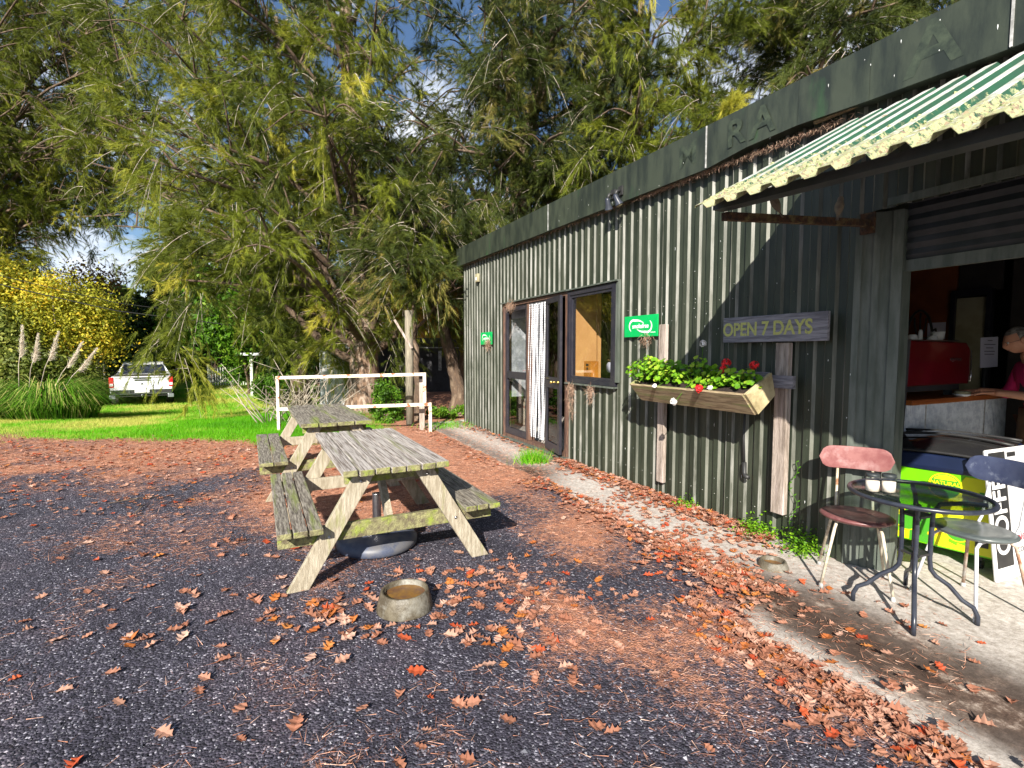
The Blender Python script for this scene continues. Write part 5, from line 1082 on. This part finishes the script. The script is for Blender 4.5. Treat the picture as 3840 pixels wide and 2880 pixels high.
# its crown continues left; trunk of the left tree is out of frame
she_oak('a', 'she-oak on the far left whose sunlit branches reach in from outside the frame', [(-21.8, 18.8, -.2), (-21.6, 18.8, 3), (-20.4, 18.6, 8), (-18.0, 18.2, 15)], .40, 0,
        ring((-16.6, 18.2), 6.9, 16.0, 5.6, 32, .4, .95, 2, .10)+[(.42, (-14.0, 17.6, 7.0), .10), (.42, (-16, 18.0, 6.2), .09), (.5, (-12.6, 17.2, 8.8), .09), (.5, (-15.6, 16.6, 9.6), .08), (.45, (-18.0, 17.6, 6.2), .08), (.6, (-11.6, 16.4, 11), .08), (.42, (-13.2, 17.4, 6.2), .08), (.38, (-16.6, 18.0, 5.6), .08)], 22, 1650, 290)
she_oak('j', 'she-oak behind the big one with long hanging branches over the lawn', [(-7.0, 16.4, -.3), (-7.0, 16.4, 3), (-7.2, 16.4, 6), (-7.4, 16.4, 12)], .26, 0,
        ring((-7.8, 15.0), 3.4, 13.0, 3.9, 26, .28, .95, 12, .10)+[(.3, (-10.4, 15.2, 4.2), .1), (.35, (-10.0, 14.6, 6.0), .1), (.3, (-5.6, 14.6, 3.6), .1)], 32, 900, 290, 'sunny', 'bark_dark')
she_oak('k', 'she-oak crown high at the left above the golden tree', [(-24.5, 21.5, -.3), (-24.3, 21.5, 4), (-21.5, 21.2, 10), (-18, 21, 17)], .30, 0,
        ring((-14.2, 20.6), 7.4, 17.5, 5.6, 26, .5, .95, 13, .10), 33, 950, 290, 'sunny', 'bark_dark', spray_len=1.2)
# behind the shed end
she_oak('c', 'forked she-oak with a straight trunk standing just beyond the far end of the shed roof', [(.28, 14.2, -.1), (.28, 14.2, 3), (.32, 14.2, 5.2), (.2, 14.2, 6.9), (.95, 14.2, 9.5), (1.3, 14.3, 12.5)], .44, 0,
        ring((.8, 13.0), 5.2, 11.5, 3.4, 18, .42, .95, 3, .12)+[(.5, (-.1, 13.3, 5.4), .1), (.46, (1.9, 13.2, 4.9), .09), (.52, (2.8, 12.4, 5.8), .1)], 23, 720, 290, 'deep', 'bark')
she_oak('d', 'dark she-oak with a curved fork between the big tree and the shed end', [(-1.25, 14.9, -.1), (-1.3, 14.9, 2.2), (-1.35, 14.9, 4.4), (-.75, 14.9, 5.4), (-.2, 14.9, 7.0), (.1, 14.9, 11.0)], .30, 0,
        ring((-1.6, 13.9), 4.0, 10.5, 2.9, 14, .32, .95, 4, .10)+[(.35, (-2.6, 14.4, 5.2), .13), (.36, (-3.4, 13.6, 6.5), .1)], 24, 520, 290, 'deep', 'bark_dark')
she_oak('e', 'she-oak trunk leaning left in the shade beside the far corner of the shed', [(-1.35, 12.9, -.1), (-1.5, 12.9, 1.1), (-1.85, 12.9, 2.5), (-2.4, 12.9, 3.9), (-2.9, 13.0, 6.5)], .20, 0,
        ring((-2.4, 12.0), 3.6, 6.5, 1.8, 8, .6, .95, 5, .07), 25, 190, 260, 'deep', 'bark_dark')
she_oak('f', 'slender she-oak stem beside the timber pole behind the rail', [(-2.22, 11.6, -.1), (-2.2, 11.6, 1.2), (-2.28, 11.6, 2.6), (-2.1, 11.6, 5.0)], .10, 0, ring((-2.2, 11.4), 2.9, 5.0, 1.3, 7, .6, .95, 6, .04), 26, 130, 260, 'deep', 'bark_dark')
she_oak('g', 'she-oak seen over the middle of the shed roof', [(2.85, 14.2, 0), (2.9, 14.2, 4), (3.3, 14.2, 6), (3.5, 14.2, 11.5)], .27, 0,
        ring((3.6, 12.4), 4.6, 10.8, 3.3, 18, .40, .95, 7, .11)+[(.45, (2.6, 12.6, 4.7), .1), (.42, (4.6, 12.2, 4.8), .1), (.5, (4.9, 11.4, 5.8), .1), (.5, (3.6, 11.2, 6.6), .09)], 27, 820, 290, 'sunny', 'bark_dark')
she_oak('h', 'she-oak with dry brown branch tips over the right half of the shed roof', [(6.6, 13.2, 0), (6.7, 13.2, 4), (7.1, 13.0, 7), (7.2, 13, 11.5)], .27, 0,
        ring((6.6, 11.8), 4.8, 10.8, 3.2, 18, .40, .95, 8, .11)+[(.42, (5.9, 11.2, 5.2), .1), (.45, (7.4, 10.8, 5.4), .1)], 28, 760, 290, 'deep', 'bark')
she_oak('i', 'pale leaning she-oak trunk at the top right behind the fascia', [(8.6, 11.6, 0), (8.7, 11.6, 4), (9.4, 11.6, 7), (10.2, 11.6, 11)], .18, 0,
        ring((9.4, 11.0), 5.6, 10.6, 2.9, 14, .45, .95, 9, .08), 29, 480, 280, 'deep', 'bark')
# broadleaf shrubs and trees
bl = {'yellow': leafmat('leaf_yellow', (.16, .20, .02), (.50, .47, .04), (.78, .46, .03), tr=.35), 'olive': leafmat('leaf_olive', (.06, .085, .015), (.20, .24, .04), (.50, .48, .12), tr=.35),
      'green': leafmat('leaf_green', (.03, .07, .008), (.10, .24, .012), (.28, .42, .04), tr=.4), 'dark': leafmat('leaf_dark', (.012, .026, .008), (.035, .07, .014), (.10, .15, .03), tr=.3),
      'rusty': leafmat('leaf_rusty', (.16, .06, .03), (.34, .16, .08), (.48, .30, .16), tr=.3)}
def leafy(name, label, cat, c, rad, n, size, mt, seed, clumps=26, trunk=True, group=None, holes=.0):
    rg = np.random.default_rng(seed); gzc = float(gz(c[0], c[1])); t = thing(name, label, cat, (c[0], c[1], gzc-.03), 0, group)
    zc = c[2]-gzc; cl = rg.normal(size=(clumps, 3)); cl /= np.linalg.norm(cl, axis=1)[:, None]; cl *= (rg.random(clumps)**.45)[:, None]*np.array(rad)*.78; cl[:, 2] += zc
    k = rg.integers(0, clumps, n); cr = (.22+.22*rg.random(clumps))*min(rad[0], rad[2]); off = rg.normal(size=(n, 3))*.55*cr[k][:, None]; C = cl[k]+off; C[:, 2] = np.maximum(C[:, 2], .05)
    N_ = off/(np.linalg.norm(off, axis=1)[:, None]+1e-6)+rg.normal(size=(n, 3))*.6; N_ /= np.linalg.norm(N_, axis=1)[:, None]
    a = np.cross(N_, rg.normal(size=(n, 3))); a /= np.linalg.norm(a, axis=1)[:, None]; b = np.cross(N_, a); s = (size*(.6+.8*rg.random(n)))[:, None]
    V = np.empty((n, 4, 3)); V[:, 0] = C-a*s; V[:, 1] = C-b*s*.5+N_*s*.1; V[:, 2] = C+a*s; V[:, 3] = C+b*s*.5+N_*s*.1
    tc_ = rg.random(clumps)*.5+.2; np_mesh('crown', V.reshape(-1, 3), 4, bl[mt], t, np.clip(tc_[k]+rg.normal(size=n)*.17, 0, 1))
    if trunk:
        mb = MB()
        for q in range(min(clumps, 16)):
            p = cl[q]; mb.tube([(rg.normal()*.08, rg.normal()*.08, 0), (p[0]*.3, p[1]*.3, p[2]*.45), tuple(p*np.array([.8, .8, .9])), tuple(p)], [.055, .035, .018, .006], 5, cap=False)
        mb.build('stems', M['twig'] if mt in ('yellow', 'rusty', 'olive') else M['bark_dark'], t)
    return t
leafy('autumn_tree', 'golden yellow autumn tree left of the pickup', 'tree', (-15.9, 17.7, 2.7), (2.1, 1.3, 2.1), 34000, .05, 'yellow', 41, 40)
leafy('autumn_tree', 'orange tinged yellow tree at the left edge of the frame', 'tree', (-18.0, 17.2, 3.5), (1.9, 1.4, 2.1), 22000, .055, 'yellow', 42, 30)
leafy('shrub', 'olive green shrub with pale leaves at the left edge behind the flax', 'shrub', (-16.4, 16.2, 1.2), (1.7, 1.0, 1.9), 15000, .065, 'olive', 43, 40)
leafy('shrub', 'olive and yellow shrub between the plumes and the pickup', 'shrub', (-15.1, 17.0, .5), (1.1, .7, 1.2), 8000, .055, 'olive', 44, 30)
leafy('shrub', 'low dark shrub in shade beside the pickup', 'shrub', (-15.4, 18.3, .1), (1.1, .7, .8), 6000, .06, 'dark', 45, 18)
leafy('shrub', 'yellow leaved shrub above the pickup roof, in front of the far shed', 'shrub', (-17.3, 20.5, 2.3), (1.8, 1.4, 1.0), 8000, .08, 'yellow', 46, 24)
leafy('bare_tree', 'reddish twiggy tree rising behind the golden tree', 'tree', (-19.0, 23.0, 4.2), (1.8, 1.5, 1.5), 2600, .07, 'rusty', 47, 34)
leafy('evergreen_tree', 'dark evergreen standing beyond the pickup', 'tree', (-17.8, 27.0, 4.2), (2.6, 2, 4.0), 16000, .11, 'dark', 48, 40)
leafy('evergreen_tree', 'mid green tree right of the far shed', 'tree', (-15.2, 25.5, 3.2), (2.4, 2, 3.2), 15000, .10, 'green', 49, 36)
leafy('evergreen_tree', 'bright green broadleaf tree behind the drooping she-oak branches', 'tree', (-11.2, 21.5, 3.6), (2.8, 1.8, 3.0), 19000, .09, 'green', 50, 44)
leafy('evergreen_tree', 'dark broadleaf tree left of the thick she-oak trunk', 'tree', (-8.3, 20.0, 2.6), (2.2, 1.6, 3.0), 14000, .09, 'dark', 51, 36)
leafy('shrub', 'green shrub at the foot of the picket fence', 'shrub', (-11.8, 23.0, .6), (1.6, 1.0, .8), 6000, .06, 'green', 52, 16)
leafy('shrub', 'lime green bush on the lawn under the she-oak', 'shrub', (-8.2, 17.6, .25), (1.3, .9, .7), 8000, .045, 'green', 53, 18)
leafy('shrub', 'leafy green plant growing behind the rail', 'shrub', (-2.95, 11.8, .38), (.45, .4, .55), 3500, .035, 'green', 54, 12)
leafy('shrub', 'low green ground plant by the far corner of the shed', 'shrub', (-1.5, 11.9, .1), (.9, .5, .22), 2600, .035, 'green', 55, 12)
leafy('shrub', 'low leafy plant at the foot of the timber pole', 'shrub', (-2.9, 11.2, .12), (.8, .5, .25), 2600, .032, 'green', 56, 12)
# far wood closing the horizon
rg = np.random.default_rng(77); n = 90000; ang = rg.uniform(-1.25, 1.35, n); dist = rg.uniform(33, 46, n); X = np.sin(ang)*dist; Y = np.cos(ang)*dist
hh = 3.6+2.4*vnoise(ang*6, ang*0, 1.0, 3)+1.2*vnoise(ang*23, ang*0, 1, 5); Z = (rg.random(n)**.8)*hh; C = np.stack([X, Y, Z], 1)
N_ = rg.normal(size=(n, 3)); N_ /= np.linalg.norm(N_, axis=1)[:, None]; a = np.cross(N_, rg.normal(size=(n, 3))); a /= np.linalg.norm(a, axis=1)[:, None]; b = np.cross(N_, a); s = (.28*(.6+.8*rg.random(n)))[:, None]
V = np.empty((n, 4, 3)); V[:, 0] = C-a*s; V[:, 1] = C-b*s*.6; V[:, 2] = C+a*s; V[:, 3] = C+b*s*.6
o_ = np_mesh('far_wood', V.reshape(-1, 3), 4, bl['dark'], None, rg.random(n)); tag(o_, 'dark distant wood closing the view behind the trees', 'wood', kind='stuff')
# pampas clump
t = thing('pampas_grass', 'clump of pampas grass with five leaning feathery plumes', 'plant', (-11.7, 12.6, float(gz(-11.7, 12.6))))
bmat = leafmat('blade', (.035, .10, .008), (.12, .28, .012), (.55, .48, .18), tr=.25)
rg = np.random.default_rng(5); V = []; T_ = []
for k in range(2600):
    a = rg.random()*6.283; r0 = rg.random()**.8*1.0; p = np.array([math.cos(a)*r0*1.1, math.sin(a)*r0*.6, 0]); oa = np.array([math.cos(a+rg.normal()*.5), math.sin(a+rg.normal()*.5), 0]); Lb = rg.uniform(.75, 1.5)*(1.5-.6*r0); s = np.cross(oa, [0, 0, 1])*.009
    pts = [p, p+oa*Lb*.22+[0, 0, Lb*.42], p+oa*Lb*.52+[0, 0, Lb*.52], p+oa*Lb*.85+[0, 0, Lb*.34]]; tt = np.clip(rg.normal(.45, .3), 0, 1)
    for i in range(3): w0, w1 = (1, .9, .6, .05)[i:i+2]; V += [pts[i]-s*w0, pts[i]+s*w0, pts[i+1]+s*w1, pts[i+1]-s*w1]; T_.append(tt)
np_mesh('leaf_blades', np.array(V), 4, bmat, t, np.array(T_))
pm = leafmat('plume', (.58, .48, .40), (.78, .70, .60), (.88, .84, .76), tr=.3)
for k, (dx, tx, h) in enumerate(((-.55, .30, 2.35), (-.35, .48, 2.15), (-.15, .78, 2.2), (.1, 1.1, 1.95), (.25, 1.3, 1.8))):
    a = np.array([dx, -.2, .3]); e = np.array([dx+tx*1.0, -.3, h]); mb = MB(); mb.tube([a.tolist(), (a+(e-a)*.5+[-.05, 0, .05]).tolist(), (a+(e-a)*.8).tolist()], .009, 5); st = mb.build('plume_stem', M['twig'], t)
    m = 900; f = rg.random(m)[:, None]; C = a+(e-a)*(.62+.38*f)+rg.normal(size=(m, 3))*.012; D = (e-a)/np.linalg.norm(e-a)+rg.normal(size=(m, 3))*.36+[.25, 0, -.1]; D /= np.linalg.norm(D, axis=1)[:, None]
    np_mesh('plume', needles(C, D, .15*(1.15-f[:, 0]), np.full(m, .008), rg), 3, pm, t, rg.random(m))
# dead branch heap behind the rail
t = thing('branch_heap', 'tangled heap of bare dead branches behind the left part of the rail', 'branches', (-4.9, 11.2, -.1)); rd = random.Random(4); mb = MB()
for k in range(60):
    a = rd.uniform(0, 6.28); b = Vector((rd.uniform(-.7, .8), rd.uniform(-.3, .3), 0)); L_ = rd.uniform(.6, 1.7); d = Vector((math.cos(a)*.75, math.sin(a)*.4, rd.uniform(.25, 1))).normalized(); p1 = b+d*L_*.5+Vector((rd.gauss(0, .06), rd.gauss(0, .06), .05)); p2 = b+d*L_; r0 = rd.uniform(.006, .018)
    mb.tube([b, p1, p2], [r0, r0*.7, r0*.25], 5)
    for q in range(3): f = rd.uniform(.4, 1); s0_ = b+(p2-b)*f; mb.tube([s0_, s0_+Vector((rd.gauss(0, .2), rd.gauss(0, .15), rd.gauss(.05, .15)))], [r0*.4, .002], 4)
mb.build('sticks', M['twig'], t)
# lawn
rg = np.random.default_rng(9); n = 420000; X = rg.uniform(-15, -1.5, n); Y = 8+rg.random(n)**1.5*16; k = (rg.random(n) < grass_mask(X, Y)*1.0); 
cut = (rg.random(n) < np.clip(9/Y, .15, 1)*1.0); k &= cut; X = X[k]; Y = Y[k]; m = len(X); C = np.stack([X, Y, gz(X, Y)-.005], 1); D = rg.normal(size=(m, 3))*.4; D[:, 2] = 1; D /= np.linalg.norm(D, axis=1)[:, None]
gm = leafmat('grass', (.06, .26, .003), (.15, .48, .003), (.56, .54, .12), tr=.4)
patch = vnoise(X, Y, .9, 8)*.6+vnoise(X, Y, 3, 9)*.4; right = sstep(-8.5, -6, X); tt = np.clip(.85-.55*right+1.0*(patch-.5)+rg.normal(size=m)*.13, 0, 1)
tag(np_mesh('lawn_grass', needles(C, D, (.035+.05*rg.random(m)+.03*right)*(1+.3*sstep(10, 18, Y)), .006*(1+.10*(Y-8)), rg), 3, gm, None, tt), 'bright green lawn grass behind the gravel', 'grass', kind='stuff')
# weeds by the wall
def tuft(label, u, o, n, h, sp, leafy_=False, seed=0, z=.012):
    rg = np.random.default_rng(seed); c = W(u, o, z); t = thing('weed', label, 'plant', tuple(c)); C = rg.normal(size=(n, 3))*sp*np.array([1, 1, 0])*.5
    if not leafy_:
        D = rg.normal(size=(n, 3))*.5; D[:, 2] = 1; D /= np.linalg.norm(D, axis=1)[:, None]; np_mesh('blades', needles(C, D, h*(.5+.6*rg.random(n)), np.full(n, .008), rg), 3, gm, t, np.clip(rg.normal(.5, .2, n), 0, 1))
    else:
        C[:, 2] = np.abs(rg.normal(size=n))*h*.5; N_ = rg.normal(size=(n, 3))*.5; N_[:, 2] += .8; N_ /= np.linalg.norm(N_, axis=1)[:, None]; a = np.cross(N_, rg.normal(size=(n, 3))); a /= np.linalg.norm(a, axis=1)[:, None]; b = np.cross(N_, a); s = (.013*(.6+.8*rg.random(n)))[:, None]
        V = np.empty((n, 4, 3)); V[:, 0] = C-a*s; V[:, 1] = C-b*s*.6; V[:, 2] = C+a*s; V[:, 3] = C+b*s*.6; np_mesh('leaves', V.reshape(-1, 3), 4, gl, t, rg.random(n)*.7)
        mb = MB(); 
        for q in range(10): mb.tube([(0, 0, 0), tuple(C[q*3]*.6), tuple(C[q*3])], .0018, 4)
        mb.build('stems', gl, t)
tuft('tall grass tuft in front of the open glazed door', 3.45, .50, 520, .22, .20, seed=1)
tuft('short grass tuft at the far end of the concrete path', 7.2, .5, 500, .12, .5, seed=2)
tuft('small leafy weed at the wall below the flower box', .95, .10, 260, .09, .12, True, 3)
tuft('bright leafy weed clump at the foot of the tall plank', .16, .10, 700, .12, .14, True, 4)
tuft('leafy weed at the wall behind the burgundy chair, under a thin climbing stem', -.24, .10, 700, .15, .15, True, 5)
t = thing('climbing_stem', 'thin pale vine climbing the sheet wall beside the tall plank', 'plant', tuple(W(-.12, .05, .1))); mb = MB(); pts = [Vector((.01*math.sin(k*1.3), 0, .0))+Vector((TU.x, TU.y, 0))*(.03*math.sin(k*.9))+Vector((0, 0, k*.045)) for k in range(14)]; mb.tube(pts, .0022, 4)
for p in pts[1::1]: mb.add([p, p+Vector((.014, -.01, .006)), p+Vector((.018, -.012, .02)), p+Vector((.0, -.01, .014))], [(0, 1, 2, 3)])
mb.build('stem', gl, t)
# ------------------------------------------------------------------ ground scatter: stones, she-oak needles, oak leaves
rg = np.random.default_rng(31); n = 70000; Y = 1.15+rg.random(n)**1.3*5.5; X = rg.uniform(-1.25, 1.15, n)*Y; u, o = uo(X, Y); k = (o > .9+.55*(u < -.3)) & (rg.random(n) > litter_mask(X, Y)*.9) ; X = X[k]; Y = Y[k]; n = len(X)
s = .0022+.0035*rg.random(n)**2+(rg.random(n) < .012)*.012*rg.random(n); base = np.array([[1, 0, 0], [-.5, .87, 0], [-.5, -.87, 0], [0, 0, .9]])
ang = rg.random(n)*6.283; ca, sa = np.cos(ang), np.sin(ang); st = rg.uniform(.6, 1.5, (n, 1)); P4 = base[None]*np.stack([st[:, 0], 1/st[:, 0], rg.uniform(.5, 1.1, n)], 1)[:, None]+rg.normal(size=(n, 4, 3))*.15
P4 = np.stack([P4[..., 0]*ca[:, None]-P4[..., 1]*sa[:, None], P4[..., 0]*sa[:, None]+P4[..., 1]*ca[:, None], P4[..., 2]], -1)*s[:, None, None]; P4 += np.stack([X, Y, gz(X, Y)+.001+(vnoise(X, Y, 2.5, 9)-.5)*.012], 1)[:, None]
V = P4[:, [0, 1, 3, 1, 2, 3, 2, 0, 3]].reshape(-1, 3); sm = leafmat('stone', (.018, .019, .027), (.075, .078, .10), (.40, .40, .44), tr=0, rough=.6)
tone = np.clip(rg.random(n)**2.6, 0, 1); tag(np_mesh('gravel_chips', V, 3, sm, None, np.repeat(tone, 3)), 'loose dark gravel chips', 'gravel', kind='stuff')
n = 300000; Y = 1.3+rg.random(n)*9; X = rg.uniform(-1.2, .95, n)*Y; u, o = uo(X, Y); lm = litter_mask(X, Y)*(1-grass_mask(X, Y)*.7); k = (o > .02) & (rg.random(n) < np.where(o < 1.0+.4*(u < 0), .08+.25*lm+.35*np.exp(-((u-2.95)/.4)**2)+.3*sstep(2.5, 4, u), lm**1.3*(.95-.5*(1-sstep(.2, 1.6, u))*(1-sstep(1.8, 3.0, o)))+.008)); X = X[k]; Y = Y[k]; o = o[k]; u = u[k]; n = len(X)
zz = np.where((o < .84+.5*(u < -.3)), .016, gz(X, Y)+.004)+rg.random(n)*.006; C = np.stack([X, Y, zz], 1); D = rg.normal(size=(n, 3))*np.array([1, 1, .12]); D /= np.linalg.norm(D, axis=1)[:, None]; nm_ = leafmat('fallen_needle', (.20, .075, .045), (.50, .23, .14), (.76, .50, .38), tr=.05)
tag(np_mesh('needle_litter', needles(C, D, .025+.05*rg.random(n), np.full(n, .0023), rg), 3, nm_, None, rg.random(n)), 'rust brown fallen she-oak needles', 'needle litter', kind='stuff')
# oak leaf outlines
def oak(seed):
    rd = random.Random(seed); L_ = 1.0; pts = []; lob = 3
    for i in range(lob*2+1):
        f = (i+.6)/(lob*2+1.2); env = math.sin(math.pi*(f**.85))*.36+.04; w_ = env*(1.15 if i % 2 else .55)*rd.uniform(.85, 1.1)
        if i % 2: pts += [(f*L_-.015, w_*.80), (f*L_+.055, w_), (f*L_+.085, w_*.72)]
        else: pts.append((f*L_, w_))
    out = [(0, .012)]+pts+[(1.04, 0)]; vs = []; curl = rd.uniform(-.4, .6); cup = rd.uniform(.2, 1.0)
    def z(x, y): return curl*(x-.5)**2*1.1+cup*abs(y)**1.5*1.1+.03*math.sin(x*17+seed)
    fs = []; mid = [(x, 0) for x, y in out]; n = len(out)
    for x, y in out: vs.append((x, y, z(x, y)))
    for x, y in mid: vs.append((x, 0, z(x, 0)-.01))
    for x, y in out: vs.append((x+.02*rd.uniform(-1, 1), -y*rd.uniform(.8, 1.1), z(x, y)*rd.uniform(.6, 1.2)))
    for i in range(n-1): fs.append((i, n+i, n+i+1, i+1)); fs.append((n+i, 2*n+i, 2*n+i+1, n+i+1))
    vs += [(-.35, .012, .03), (-.35, -.012, .03), (0, -.012, 0), (0, .012, 0)]; b = len(vs)-4; fs.append((b, b+1, b+2, b+3))
    mz = min(v[2] for v in vs); return [((x-.45), y, zz_-mz) for x, y, zz_ in vs], fs
lf_m = [leafmat('oak_leaf_'+k, a, b, c, tr=.15, rough=.6) for k, a, b, c in (('tan', (.25, .10, .06), (.33, .145, .09), (.45, .23, .16)), ('orange', (.34, .10, .03), (.44, .15, .035), (.52, .22, .07)), ('red', (.33, .05, .02), (.42, .08, .03), (.5, .12, .05)), ('pale', (.36, .19, .13), (.46, .26, .19), (.54, .36, .28)))]
shapes = [oak(s) for s in range(8)]; LV = []
def spots(n, fn): LV.extend(fn() for _ in range(n))
rd = random.Random(12)
def wl(u, o): p = W(u, o); return (p.x, p.y)
spots(120, lambda: (rd.uniform(-2.9, 1.2), rd.uniform(1.4, 4.2)))
spots(230, lambda: (rd.uniform(-7, -1.5), rd.uniform(2.5, 6.5)))
spots(620, lambda: wl(rd.uniform(-.5, 2.6), .80+abs(rd.gauss(0, .20))))
spots(360, lambda: wl(rd.uniform(-.7, .5), .95+rd.gauss(0, .16)))
spots(600, lambda: wl(rd.uniform(-2.6, -.4), 1.36+abs(rd.gauss(0, .17))))
spots(1500, lambda: wl(rd.uniform(.0, 3.4), .03+abs(rd.gauss(0, .14))))
spots(330, lambda: wl(rd.uniform(-.3, 1.6), rd.uniform(.2, 1.0)))
spots(90, lambda: wl(rd.uniform(-2.2, 0), rd.uniform(.3, 1.35)))
spots(170, lambda: (rd.gauss(-.05, .42), rd.gauss(3.1, .3)))
spots(90, lambda: (rd.gauss(-.9, .35), rd.gauss(2.85, .16)))
spots(45, lambda: (rd.gauss(.1, .4), rd.gauss(2.5, .35)))
spots(300, lambda: wl(rd.uniform(3.4, 7.6), rd.choice((.03, .95))+abs(rd.gauss(0, .18))))
spots(1700, lambda: (rd.uniform(-11.5, -2.5), 7.8+rd.gauss(0, .8)))
spots(260, lambda: (rd.uniform(-11.5, -3), rd.uniform(9, 13)))
spots(900, lambda: (rd.uniform(-9, -1), rd.uniform(4.6, 7.6)))
def okspot(p):
    u, o = uo(*p); return o > .03 and p[1] > 1.2 and not (abs(p[0]+.65) < .2 and abs(p[1]-2.95) < .2) and math.hypot(p[0]-1.87, p[1]-3.5) > .11 and math.hypot(p[0]+1.08, p[1]-3.93) > .34 and not (u < -.85 and o < .0)
LV = [p for p in LV if okspot(p)]
def inview(p): return abs(p[0]/p[1]) < 1.06 and p[1] > 1.5
LV.sort(key=lambda p: (not inview(p), math.hypot(*p)))
meshes = []
for si, (v, f) in enumerate(shapes):
    row = []
    for ci, m in enumerate(lf_m):
        me = bpy.data.meshes.new('oak_leaf'); me.from_pydata(v, [], f); me.update(); at = me.attributes.new('tint', 'FLOAT', 'FACE'); at.data.foreach_set('value', [.2+.6*((si*37 % 10)/10)]*len(f)); me.materials.append(m); row.append(me)
    meshes.append(row)
tone_w = {0: 'tan', 1: 'orange', 2: 'red brown', 3: 'pale pinkish'}
def leaf_z(x, y):
    u, o = uo(x, y); ed = 1.34 if u < -.5 else .86
    return .017 if (0 < o < ed and u < 7.6) else float(gz(x, y))+.005
stuffV = []; stuffT = []; stuffM = []
big_v = [np.array(v) for v, f in shapes]
for i, p in enumerate(LV):
    ci = rd.choices((0, 1, 2, 3), (8, 1.2, 1.2, 4))[0]; si = rd.randrange(8); sc = rd.uniform(.038, .078)*(1.2 if uo(*p)[1] > 2.2 and p[1] < 4 else 1); a = rd.uniform(0, 6.28); tx, ty = rd.gauss(0, .15), rd.gauss(0, .15); u, o = uo(*p)
    pile = rd.random()*.03 if (o < .3 or (.95 < o < 1.5 and u > -2.4)) else rd.random()*.004
    Mx = Matrix.Translation((p[0], p[1], leaf_z(*p)+pile+sc*.12*(abs(tx)+abs(ty)))) @ Matrix.Rotation(a, 4, 'Z') @ Matrix.Rotation(tx, 4, 'X') @ Matrix.Rotation(ty, 4, 'Y') @ Matrix.Scale(sc, 4)
    if i < 300:
        o_ = bpy.data.objects.new('fallen_leaf', meshes[si][ci]); COL.objects.link(o_); o_.matrix_world = Mx
        where = 'on the pale concrete apron' if (0 < o < (1.34 if u < -.5 else .86)) else ('in the drift along the concrete edge' if o < 1.9 else ('on the open gravel left of the stone bowl' if p[0] < -.85 else 'on the gravel in front of the tables'))
        tag(o_, 'fallen %s oak leaf lying %s' % (tone_w[ci], where), 'leaf', '%s leaves %s' % (tone_w[ci], where))
    else:
        A = np.array(Mx); v = big_v[si] @ A[:3, :3].T+A[:3, 3]; f = shapes[si][1]; stuffV.append(v[np.array(f)].reshape(-1, 3)); stuffT += [rd.random()*.9]*len(f); stuffM += [ci]*len(f)
so_ = np_mesh('leaf_litter', np.vstack(stuffV), 4, lf_m[0], None, np.array(stuffT))
for m in lf_m[1:]: so_.data.materials.append(m)
so_.data.polygons.foreach_set('material_index', stuffM); tag(so_, 'drift of fallen oak leaves along the concrete and lawn edge', 'leaf litter', kind='stuff')
# leaves resting on the picnic bench and a few loose twigs
for k, (x, y, a, L_, lb) in enumerate(((-4.1, 5.0, .5, .5, 'dark forked twig on the gravel left of the picnic tables'), (-3.6, 4.7, 1.9, .3, 'short thin twig on the gravel near the left picnic bench'))):
    mb = MB(); c, s_ = math.cos(a), math.sin(a); mb.tube([(x, y, .012), (x+c*L_*.5, y+s_*L_*.5+.02, .03), (x+c*L_, y+s_*L_, .012)], [.005, .004, .002], 5); mb.tube([(x+c*L_*.4, y+s_*L_*.4, .02), (x+c*L_*.7-.06, y+s_*L_*.7+.05, .02)], .0025, 4); tag(mb.build('twig', M['bark_dark']), lb, 'twig')
